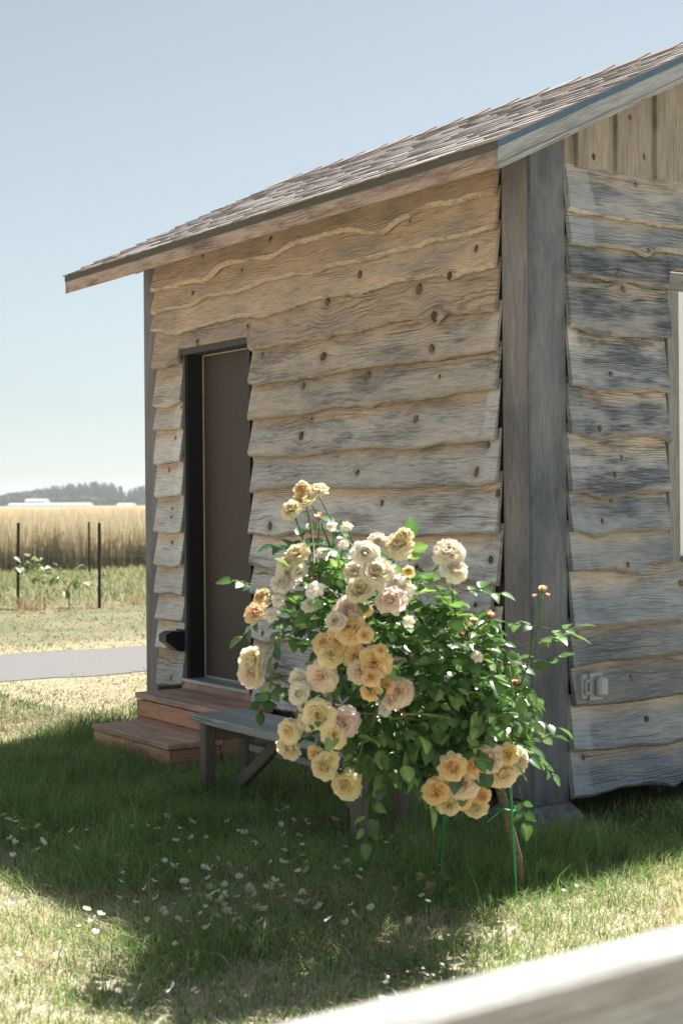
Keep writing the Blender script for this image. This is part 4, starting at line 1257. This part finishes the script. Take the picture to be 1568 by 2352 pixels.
tie = thing('plant_tie', 'green tape tied round the rose trunk and stake', 'plant tie', tuple(AT(1160, 1860, 5.3)))
c0 = AT(1160, 1858, 5.31)
ring = [c0 + Vector((math.cos(a) * .032 + .006, math.sin(a) * .03, .004 * math.sin(a * 2))) for a in [i * math.pi / 8 for i in range(17)]]
mesh_obj('loop', *tube(ring, [.0055] * 17, 5), M['stake'], tie, True)
mesh_obj('tail', *tube(bez(c0 + Vector((-.02, -.02, 0)), c0 + Vector((-.05, -.03, -.025)), c0 + Vector((-.075, -.03, -.045)), 5), [.004, .004, .004, .0035, .003, .002], 4), M['stake'], tie, True)

# ------------------------------------------------------------------ grass
def vnoise(X, Y, s, seed):
    r = np.random.default_rng(seed); g = r.random((64, 64))
    x, y = X * s, Y * s
    xi, yi = np.floor(x).astype(int), np.floor(y).astype(int)
    fx, fy = x - xi, y - yi
    fx, fy = fx * fx * (3 - 2 * fx), fy * fy * (3 - 2 * fy)
    a, b, c, d = g[xi % 64, yi % 64], g[(xi + 1) % 64, yi % 64], g[xi % 64, (yi + 1) % 64], g[(xi + 1) % 64, (yi + 1) % 64]
    return (a * (1 - fx) + b * fx) * (1 - fy) + (c * (1 - fx) + d * fx) * fy
def fbm(X, Y, s, seed): return .55 * vnoise(X, Y, s, seed) + .3 * vnoise(X, Y, s * 2.1, seed + 1) + .15 * vnoise(X, Y, s * 4.7, seed + 2)

def blades(name, X, Y, H, Wd, lean, col, mat, z0=0., tipcol=None, seg=2):
    n = len(X); r = RNG
    az = r.uniform(0, 2 * np.pi, n); fa = r.uniform(0, 2 * np.pi, n)
    lx, ly = np.cos(az) * lean, np.sin(az) * lean
    wx, wy = np.cos(fa) * Wd / 2, np.sin(fa) * Wd / 2
    Z = np.broadcast_to(np.asarray(z0, float), (n,))
    def lvl(k, w):
        cx_, cy_, cz = X + lx * H * k * k, Y + ly * H * k * k, Z + H * (k - .25 * np.minimum(lean, 1.2) * k * k)
        return np.stack([cx_ - wx * w, cy_ - wy * w, cz], 1), np.stack([cx_ + wx * w, cy_ + wy * w, cz], 1)
    a, b = lvl(0, 1); c, d = lvl(.5, .85); e, _ = lvl(1., 0)
    V = np.stack([a, b, c, d, e], 1).reshape(-1, 3)
    i0 = np.arange(n) * 5
    F = np.stack([np.stack([i0, i0 + 1, i0 + 3], 1), np.stack([i0, i0 + 3, i0 + 2], 1), np.stack([i0 + 2, i0 + 3, i0 + 4], 1)], 1).reshape(-1, 3)
    C_ = np.ones((n, 5, 4), np.float32)
    C_[:, :, :3] = col[:, None, :]
    if tipcol is not None:
        C_[:, 4, :3] = tipcol; C_[:, 2:4, :3] = .5 * (col + tipcol)[:, None, :]
    o = tri_mesh(name, V, F, mat, C_.reshape(-1, 4))
    o['kind'] = 'stuff'
    return o
def in_house(t, n, m=.0): return (t > -m) & (t < LEN + m) & (n < m) & (n > -WID - m)
def in_steps(t, n): return (t > ST0 - .02) & (t < ST1 + .02) & (n > -.1) & (n < .75)

def lawn(y0, y1, per_m2, hs, wscale, name, cut=True):
    ny = int((y1 - y0) * 8) + 1
    Xs, Ys = [], []
    w0 = lambda y: .30 * y + .7
    area = (y1 - y0) * 2 * w0((y0 + y1) / 2)
    n = int(area * per_m2)
    Y = y0 + (y1 - y0) * RNG.random(n); X = (RNG.random(n) * 2 - 1) * w0(Y)
    t, nn = tcoord(X, Y), ncoord(X, Y)
    clump = fbm(X, Y, 3.1, 3); dens = fbm(X, Y, 9., 8)
    keep = ~in_house(t, nn, -.35) & ~in_steps(t, nn) & ~((t > 6.7 + .13 * RNG.normal(0, 1, n)) & (t < 8.8 + .13 * RNG.normal(0, 1, n))) & (dens > .30 + .25 * (RNG.random(n) - .5))
    under = in_house(t, nn, .02)
    keep &= ~under | (RNG.random(n) < .12)
    keep &= ~((np.abs(t) < .42) & (nn > -.5) & (nn < .12) & (t < .05) & (RNG.random(n) < .75))   # worn round the pier
    X, Y, t, nn, clump = X[keep], Y[keep], t[keep], nn[keep], clump[keep]
    n = len(X)
    dh = np.maximum(np.maximum(nn, -t), np.maximum(-(nn + WID), t - LEN))          # distance from the shed
    near = np.clip(1 - (np.maximum(nn, -t * 2.3) + np.maximum(t - 2.6, 0) * 1.3 - 2.05) / .6, 0, 1)                                     # longer, greener, unmown close to the wall
    edge = np.exp(-((dh - .35) / .35) ** 2) * (t > -.1)
    gap = np.clip(1 - (-t - .22) / .3, 0, 1) * (nn < .25)                            # worn strip along the gable wall
    dryp = fbm(X, Y, 1.3, 20)
    dry = np.clip((.22 + .60 * (1 - near)) + 1.3 * (dryp - .5), 0.08, .95)
    isdry = RNG.random(n) < dry
    g1, g2 = np.array([.10, .19, .06]), np.array([.30, .43, .165])
    s1, s2 = np.array([.44, .385, .27]), np.array([.70, .65, .52])
    q = RNG.random((n, 1))
    col = np.where(isdry[:, None], s1 + (s2 - s1) * q, g1 + (g2 - g1) * q)
    if y0 > 9: col = col * .62
    bn = (RNG.random(n) < .10) & isdry
    col[bn] = np.array([.22, .15, .09])
    H = hs * (.72 + .28 * near) * (.55 + .75 * RNG.random(n)) * (.45 + 1.5 * clump ** 1.3) * (1 + .75 * near * (.4 + fbm(X, Y, 2.3, 31)) + .5 * edge)
    H = np.where(RNG.random(n) < .015, H * 1.8, H)
    H = np.where(isdry, H * .8, H) * (1 - .55 * gap)
    H = np.where(RNG.random(n) < gap * .72, H * .12, H)
    lean = RNG.gamma(2., .28, n) + np.where(isdry, .6, 0)
    blades(name, X, Y, H, wscale * (.0026 + .0022 * RNG.random(n)), lean, col, M['grass'])
lawn(3.4, 6.2, 9500, .058, 1.0, 'lawn_grass')
lawn(6.2, 9.5, 5200, .060, 1.3, 'lawn_grass')
lawn(9.5, 14.5, 2600, .06, 2.3, 'lawn_grass')
lawn(14.5, 24, 800, .08, 4.5, 'meadow_grass')

# dry reddish weeds along the fence foot
n = 2600
t_ = 14.6 + RNG.normal(0, .22, n); nn_ = RNG.uniform(-9, 1.5, n); P_ = CN[None] + D1[None] * t_[:, None] + N1[None] * nn_[:, None]
cl = fbm(P_[:, 0], P_[:, 1], 1.6, 44); k_ = cl > .44
P_, n = P_[k_], int(k_.sum())
col = np.array([.27, .15, .10]) + RNG.random((n, 1)) * np.array([.16, .13, .10])
blades('dry_weeds', P_[:, 0], P_[:, 1], RNG.uniform(.05, .24, n) * (.4 + cl[k_]), np.full(n, .016), RNG.gamma(2, .2, n), col, M['grass'])
# pale weeds in the plot between the fences
n = 16000
t_ = RNG.uniform(15.2, 25.5, n); nn_ = RNG.uniform(-16, 3, n); P_ = CN[None] + D1[None] * t_[:, None] + N1[None] * nn_[:, None]
cl = fbm(P_[:, 0], P_[:, 1], .8, 50)
col = np.where((RNG.random(n) < .5 + (cl - .5))[:, None], np.array([.19, .24, .12]), np.array([.38, .335, .24])) * (.8 + .4 * RNG.random((n, 1)))
blades('plot_weeds', P_[:, 0], P_[:, 1], RNG.uniform(.05, .20, n), np.full(n, .02), RNG.gamma(2, .25, n), col, M['grass'])

# tall dry hay field
def hay(t0, t1, n0, n1, n, hm, wd, name):
    t_ = t0 + (t1 - t0) * RNG.random(n) ** 1.2; nn_ = RNG.uniform(n0, n1, n)
    P_ = CN[None] + D1[None] * t_[:, None] + N1[None] * nn_[:, None]
    H = hm * (.62 + .48 * RNG.random(n)) * (.82 + .36 * fbm(P_[:, 0], P_[:, 1], .5, 61))
    bs_ = np.where((RNG.random(n) < .55)[:, None], np.array([.24, .25, .16]), np.array([.46, .395, .33])) * (.8 + .4 * RNG.random((n, 1)))
    tip = np.array([.50, .40, .37]) + RNG.random((n, 1)) * np.array([.22, .21, .21])
    blades(name, P_[:, 0], P_[:, 1], H, wd * (.6 + .8 * RNG.random(n)), RNG.gamma(2, .06, n), bs_, M['grass'], 0., tip)
hay(26, 34, -28, 6, 90000, 1.36, .024, 'hay_field_grass')
hay(34, 80, -75, 4, 60000, 1.34, .05, 'hay_field_grass')
def hay_mat():
    m, nt, bs = new_mat('hay_field')
    g = nd(nt, 'ShaderNodeNewGeometry')
    n = noise(nt, g.outputs['Position'], .25, 6., .7)
    nt.links.new(mix_c(nt, maprange(nt, n, .35, .65), (.30, .21, .12), (.46, .35, .22)), bs.inputs['Base Color'])
    bs.inputs['Roughness'].default_value = 1; bs.inputs['Specular IOR Level'].default_value = .05
    return m
V = [PL(28.5, 12, .02), PL(28.5, -200, .02), PL(31.5, -200, .95), PL(31.5, 12, .95), PL(60, 30, 1.12), PL(60, -220, 1.12), PL(430, 330, 1.15), PL(430, -480, 1.15)]
tag(mesh_obj('hay_field', V, [(0, 1, 2, 3), (3, 2, 5, 4), (4, 5, 7, 6)], hay_mat()), kind='structure')

# weed clump at the lawn edge, dead plant stalk, bare patches
def clump_plant(name, label, cat, base, n, size, cols, hgt, mat='leaf'):
    r = thing(name, label, cat, tuple(base))
    V, F, C_ = [], [], []
    for i in range(n):
        a = random.uniform(0, 6.28); rad = random.random() ** .6 * size
        p = base + Vector((math.cos(a) * rad, math.sin(a) * rad, random.uniform(.01, hgt) * (1 - .5 * rad / size)))
        ld = (Vector((math.cos(a), math.sin(a), random.uniform(-.2, .5))) + Vector((random.uniform(-.6, .6),) * 2 + (0,))).normalized()
        lu = Vector((random.uniform(-.4, .4), random.uniform(-.6, .2), 1)).normalized(); lx = ld.cross(lu).normalized(); lu = lx.cross(ld)
        g, f = LG[i % len(LG)]; k = len(V); s = random.uniform(.6, 1.2) * (.026 if n > 100 else .045)
        m3 = np.array(Matrix((lx, ld, lu)).transposed())
        V += [tuple(x) for x in (g * s) @ m3.T + np.array(p)]; F += [tuple(k + q for q in ff) for ff in f]
        c = random.choice(cols); C_ += [(*c, 1)] * len(g)
    o = mesh_obj('leaves', V, F, M[mat], r, True, {'gc': ('FLOAT_COLOR', np.array(C_))}); o['kind'] = 'stuff'
    st_ = Bag()
    for i in range(9):
        a = i * .7; st_.add(tube([base + Vector((0, 0, -.01)), base + Vector((math.cos(a) * size * .5, math.sin(a) * size * .5, hgt * .7))], [.002, .001], 4))
    mesh_obj('stalks', st_.V, st_.F, M['stem'], r)
    return r
clump_plant('clover_clump', 'low grey-green weed clump on the sunny lawn by the rail', 'weed', GR(915, 2245), 150, .15, [(.22, .27, .13), (.30, .33, .19), (.17, .22, .09)], .07)
clump_plant('dead_plant', 'withered tan plant stalk in the shaded grass below the roses', 'dead plant', GR(1000, 2085), 16, .05, [(.30, .22, .11), (.36, .28, .15)], .20)
def lying(name, label, cat, a, b, w, h, mat):
    d = (b - a); s = Vector((-d.y, d.x, 0)).normalized() * w
    r = plank(name, a + Vector((0, 0, .035)), d, s, (0, 0, h), mat, None, weather=.8, ch=.003)
    return tag(r, label, cat)
lying('wood_scrap', 'short pale wood scrap on the grass by the pier block', 'wood scrap', GR(1312, 1935), GR(1382, 1928), .03, .018, M['bench'])

# ------------------------------------------------------------------ fallen petals
def petal_mesh(seed):
    r = random.Random(seed); V, F = [], []
    for j in range(5):
        v = j / 4
        w = .5 * math.sin(math.pi * (.12 + .8 * v)) ** .7
        for i in range(5):
            u = i / 2 - 1
            V.append((u * w, v - .5, .22 * u * u * r.uniform(.6, 1.3) + .25 * (v - .4) ** 2 + r.uniform(-.03, .03)))
    for j in range(4):
        for i in range(4):
            a = j * 5 + i; F.append((a, a + 1, a + 6, a + 5))
    me = bpy.data.meshes.new('fallen_petal'); me.from_pydata(V, [], F)
    a = me.attributes.new('gc', 'FLOAT_COLOR', 'POINT')
    tint = [(.88, .87, .82), (.88, .82, .66), (.88, .86, .85), (.74, .62, .42)][seed % 4]
    a.data.foreach_set('color', np.array([[*tint, 1]] * len(V), np.float32).ravel()); me.materials.append(M['petal'])
    me.polygons.foreach_set('use_smooth', [True] * len(F))
    return me
PM = [petal_mesh(i) for i in range(8)]
def c7(x, y): return x / 1.531 * K, (2200 + y / 1.531) * K
def c8(x, y): return (1024 + x / 1.531) * K, (2200 + y / 1.531) * K
spots = []
r = random.Random(3)
for _ in range(78): spots.append(c7(r.gauss(1080, 280), r.gauss(810, 80)))
for _ in range(44): spots.append(c7(r.uniform(560, 1480), r.uniform(365, 680)))
for _ in range(12): spots.append(c7(r.uniform(0, 560), r.uniform(380, 620)))
for p in [(20, 410), (60, 570), (175, 540), (75, 432), (355, 550), (550, 790), (430, 885), (365, 895), (400, 820), (1430, 1070), (90, 1040), (665, 1010), (790, 1190), (890, 1210), (440, 950), (760, 380), (1535, 425)]: spots.append(c7(*p))
for p in [(180, 495), (235, 492), (320, 495), (205, 532), (18, 530), (80, 700), (245, 720), (135, 832), (312, 888), (20, 895), (370, 790), (395, 800), (1080, 708), (1020, 755), (785, 930), (1270, 940), (600, 905)]: spots.append(c8(*p))
for i, (x, y) in enumerate(spots):
    g = GR(x, y, .05)
    o = bpy.data.objects.new('fallen_petal', PM[r.randrange(8)]); link(o)
    s = r.uniform(.018, .038)
    o.location = (g.x, g.y, .055 + r.random() * .03)
    o.scale = (s * r.uniform(.8, 1.1), s, s)
    o.rotation_euler = (r.uniform(-.6, .9), r.uniform(-.6, .6), r.uniform(0, 6.28))
    o.color = (1, 1, 1, 1)
    tag(o, 'pale fallen rose petal lying on the grass', 'petal', 'fallen rose petals on the lawn')

# ------------------------------------------------------------------ garden fence, sapling, far things
def fence(label, posts, ext, h):
    r = thing('wire_fence', label, 'fence', tuple(posts[0]))
    allp = [posts[0] + (posts[0] - posts[-1]) * e if e > 0 else p for e, p in []]
    for p in posts + ext:
        z = h
        plank('post', p + Vector((-.022, -.015, -.05)), (.044, 0, 0), (0, .03, 0), (random.uniform(-.03, .03), 0, z + .05), M['iron'], r, ch=.004)
    pts = sorted(posts + ext, key=lambda p: p.x)
    for k in range(7):
        z = .12 + k * (h - .25) / 6
        for a, b in zip(pts[:-1], pts[1:]):
            mesh_obj('wire', *tube([a + Vector((0, 0, z)), (a + b) / 2 + Vector((0, 0, z - .01)), b + Vector((0, 0, z))], [.0016] * 3, 3), M['wire'], r)
    return r
fa, fb = GR(42, 1388), GR(229, 1397)
fence('thin wire fence on dark posts at the near edge of the garden plot', [fa, fb], [fa + (fa - fb), fb + (fb - fa) * 1.6], 1.22)
fc = GR(206, 1322)
fence('distant wire fence with one dark post before the hay field', [fc], [fc + Vector((-6, 1.2, 0)), fc + Vector((6, -1, 0))], 1.12)
for (sx, sy, Y, hh, lab) in ((160, 1395, 21.5, .55, 'pale leafy young vine sprawling between the fence posts'),):
    base = GR(sx, sy); rt = thing('garden_vine', lab, 'vine', tuple(base))
    path_ = [base, AT(158, 1350, base.y), AT(140, 1325, base.y), AT(100, 1312, base.y), AT(70, 1296, base.y - .1), AT(50, 1290, base.y - .1)]
    b2 = [AT(158, 1350, base.y), AT(172, 1330, base.y), AT(190, 1322, base.y)]
    mesh_obj('stem', *tube(path_, [.012, .01, .008, .007, .006, .004], 5), M['stem'], rt, True)
    mesh_obj('stem', *tube(b2, [.008, .006, .004], 5), M['stem'], rt, True)
    V, F, C_ = [], [], []
    for pp in (path_[2:], b2[1:]):
        for a, b in zip(pp[:-1], pp[1:]):
            for _ in range(16):
                p = a + (b - a) * random.random() + Vector((random.gauss(0, .09), random.gauss(0, .09), random.gauss(-.02, .09)))
                ld = Vector((random.uniform(-1, 1), random.uniform(-1, 1), random.uniform(-.7, .3))).normalized(); lu = Vector((random.uniform(-.3, .3), -.3, 1)).normalized(); lx = ld.cross(lu).normalized(); lu = lx.cross(ld)
                g, f = LG[random.randrange(7)]; k = len(V); s = random.uniform(.09, .17)
                V += [tuple(x) for x in (g * s) @ np.array(Matrix((lx, ld, lu)).transposed()).T + np.array(p)]; F += [tuple(k + q for q in ff) for ff in f]
                c = random.choice([(.22, .28, .10), (.30, .34, .16), (.16, .22, .08)]); C_ += [(*c, 1)] * len(g)
    mesh_obj('leaves', V, F, M['leaf'], rt, True, {'gc': ('FLOAT_COLOR', np.array(C_))})['kind'] = 'stuff'

def conifer_geo(seed):
    r = random.Random(seed); V, F, C_ = [], [], []
    nb = 150
    for i in range(nb):
        k = (i / nb) ** .85
        z = .10 + .90 * k; rad = (.22 * (1 - k) ** .8 + .012) * r.uniform(.6, 1.15); a = r.uniform(0, 6.283)
        d = Vector((math.cos(a), math.sin(a), 0)); s = Vector((-d.y, d.x, 0))
        c = Vector((0, 0, z)); w = .05 + .07 * (1 - k)
        b = len(V)
        V += [c + s * w * .3, c - s * w * .3, c + d * rad * .7 - s * w + Vector((0, 0, -.03)), c + d * rad + Vector((0, 0, -.05 - .03 * r.random())), c + d * rad * .7 + s * w + Vector((0, 0, -.03))]
        F += [(b, b + 1, b + 2), (b, b + 2, b + 3), (b, b + 3, b + 4)]
        g = r.uniform(.7, 1.3); C_ += [(.028 * g, .072 * g, .064 * g, 1)] * 5
    return V, F, C_
def round_geo(seed):
    r = random.Random(seed); V, F, C_ = [], [], []
    for i in range(380):
        a = r.uniform(0, 6.283); q = r.uniform(-1, 1); rad = r.uniform(.75, 1.) * (1 + .25 * math.sin(3 * a + seed) * math.cos(2 * q))
        p = Vector((math.cos(a) * math.sqrt(1 - q * q) * .42 * rad, math.sin(a) * math.sqrt(1 - q * q) * .42 * rad, .58 + q * .40 * rad))
        b = len(V); s = .075
        u = Vector((r.uniform(-1, 1), r.uniform(-1, 1), r.uniform(-1, 1))).normalized(); v = u.orthogonal().normalized()
        V += [p + u * s, p + v * s, p - u * s, p - v * s]; F += [(b, b + 1, b + 2, b + 3)]
        g = r.uniform(.7, 1.4); C_ += [(.055 * g, .075 * g, .03 * g, 1)] * 4
    return V, F, C_
def tree_me(geo, nm):
    V, F, C_ = geo; me = bpy.data.meshes.new(nm); me.from_pydata([tuple(v) for v in V], [], F)
    a = me.attributes.new('gc', 'FLOAT_COLOR', 'POINT'); a.data.foreach_set('color', np.array(C_, np.float32).ravel()); me.materials.append(M['tree']); return me
CON = [tree_me(conifer_geo(i), 'crown') for i in range(4)]; RND = [tree_me(round_geo(i), 'crown') for i in range(3)]
tv, tf = tube([(0, 0, -.05), (0, 0, .35), (0, 0, .8)], [.02, .015, .004], 6)
TRK = bpy.data.meshes.new('trunk'); TRK.from_pydata([tuple(v) for v in tv], [], tf); TRK.materials.append(M['bark_or_shade'])
def far_tree(nm, meshes, x, Z, ytop, wide, label, cat, group):
    p = AT(x, 1160, Z); base = Vector((p.x, Z, 0)); H = AT(x, ytop, Z).z
    r_ = thing(nm, label, cat, tuple(base), group)
    for me, pn in ((random.choice(meshes), 'crown'), (TRK, 'trunk')):
        o = bpy.data.objects.new(pn, me); link(o, r_)
        w = H * (wide if pn == 'crown' else 1); o.scale = (w, w, H); o.rotation_euler = (0, 0, random.uniform(0, 6))
sky_line = [(-60, 1120), (0, 1136), (40, 1130), (60, 1128), (100, 1122), (130, 1112), (150, 1111), (180, 1112), (210, 1108), (240, 1106), (262, 1110), (280, 1118), (291, 1134), (300, 1122), (320, 1117), (345, 1114), (420, 1112), (520, 1115)]
random.seed(9)
for layer, (Z, dy, stp) in enumerate(((1000, 0, 6.0), (930, 9, 8.5))):
    x = -70 + layer * 3
    while x < 430:
        yt = float(np.interp(x, [q[0] for q in sky_line], [q[1] for q in sky_line])) + dy + random.uniform(-3, 5)
        if x > 95 or x < -20:
            far_tree('conifer_tree', CON, x, Z + random.uniform(-25, 25), yt, random.uniform(.8, 1.15), 'dark hazy conifer in the wood beyond the hay field', 'tree', 'conifers of the far wood')
        else:
            far_tree('broadleaf_tree', RND, x, Z + random.uniform(-25, 25), yt + 2, random.uniform(1., 1.5), 'low rounded hazy tree at the thin left end of the far wood', 'tree', 'rounded trees of the far wood')
        x += stp * random.uniform(.75, 1.3)
x = 95
while x < 430:                                                     # bushy wood edge in front
    far_tree('broadleaf_tree', RND, x, 890 + random.uniform(-15, 15), 1143 + random.uniform(-6, 5), random.uniform(1.3, 1.9), 'bushy hazy tree along the foot of the far conifer wood', 'tree', 'bushy trees at the wood edge')
    x += 11 * random.uniform(.7, 1.3)
def far_barn(label, x0, x1, y_e, y_r, Z):
    a, b = AT(x0, 1160, Z), AT(x1, 1160, Z); W_ = b.x - a.x; ze, zr = AT(x0, y_e, Z).z, AT(x0, y_r, Z).z
    r_ = thing('far_greenhouse', label, 'greenhouse', ((a.x + b.x) / 2, Z, 0))
    D_ = 9.
    V = [(a.x + dx * W_, Z + dy, z) for dx in (0, 1) for dy in (0, D_) for z in (0, ze)]
    mesh_obj('wall', V, [(0, 1, 3, 2), (4, 6, 7, 5), (0, 4, 5, 1), (2, 3, 7, 6)], M['farwall'], r_)
    n = 8; V, F = [], []
    for dx in (0, 1):
        for i in range(n + 1):
            th_ = math.pi * i / n
            V.append((a.x + dx * W_, Z + D_ / 2 - math.cos(th_) * (D_ / 2 + .2), ze + .01 + math.sin(th_) * (zr - ze)))
    F = [(i, i + 1, n + 2 + i, n + 1 + i) for i in range(n)] + [tuple(range(n + 1)), tuple(range(n + 1, 2 * n + 2))[::-1]]
    mesh_obj('roof', V, F, M['farwhite'], r_)
far_barn('long low white greenhouse roof at the far edge of the hay field', 18, 205, 1163, 1156, 500)
far_barn('taller short white greenhouse behind the long low one', 57, 104, 1155, 1146, 540)
far_barn('small white roof far right beside the shed corner post', 268, 305, 1163, 1156, 520)

# ------------------------------------------------------------------ the air
hz = bpy.data.materials.new('haze'); hz.use_nodes = True
hn = hz.node_tree; hn.nodes.remove(hn.nodes['Principled BSDF'])
pv_ = hn.nodes.new('ShaderNodeVolumePrincipled')
pv_.inputs['Color'].default_value = (.90, .95, 1, 1); pv_.inputs['Density'].default_value = .0003; pv_.inputs['Anisotropy'].default_value = .2
hn.links.new(pv_.outputs[0], hn.nodes['Material Output'].inputs['Volume'])
S2, T2 = S + 20, 22.
hb = mesh_obj('haze', [(x, y, z) for x in (-S2, S2) for y in (-S2, S2) for z in (-1., T2)],
              [(0, 1, 3, 2), (4, 6, 7, 5), (0, 4, 5, 1), (2, 3, 7, 6), (0, 2, 6, 4), (1, 5, 7, 3)], hz)
tag(hb, kind='stuff')
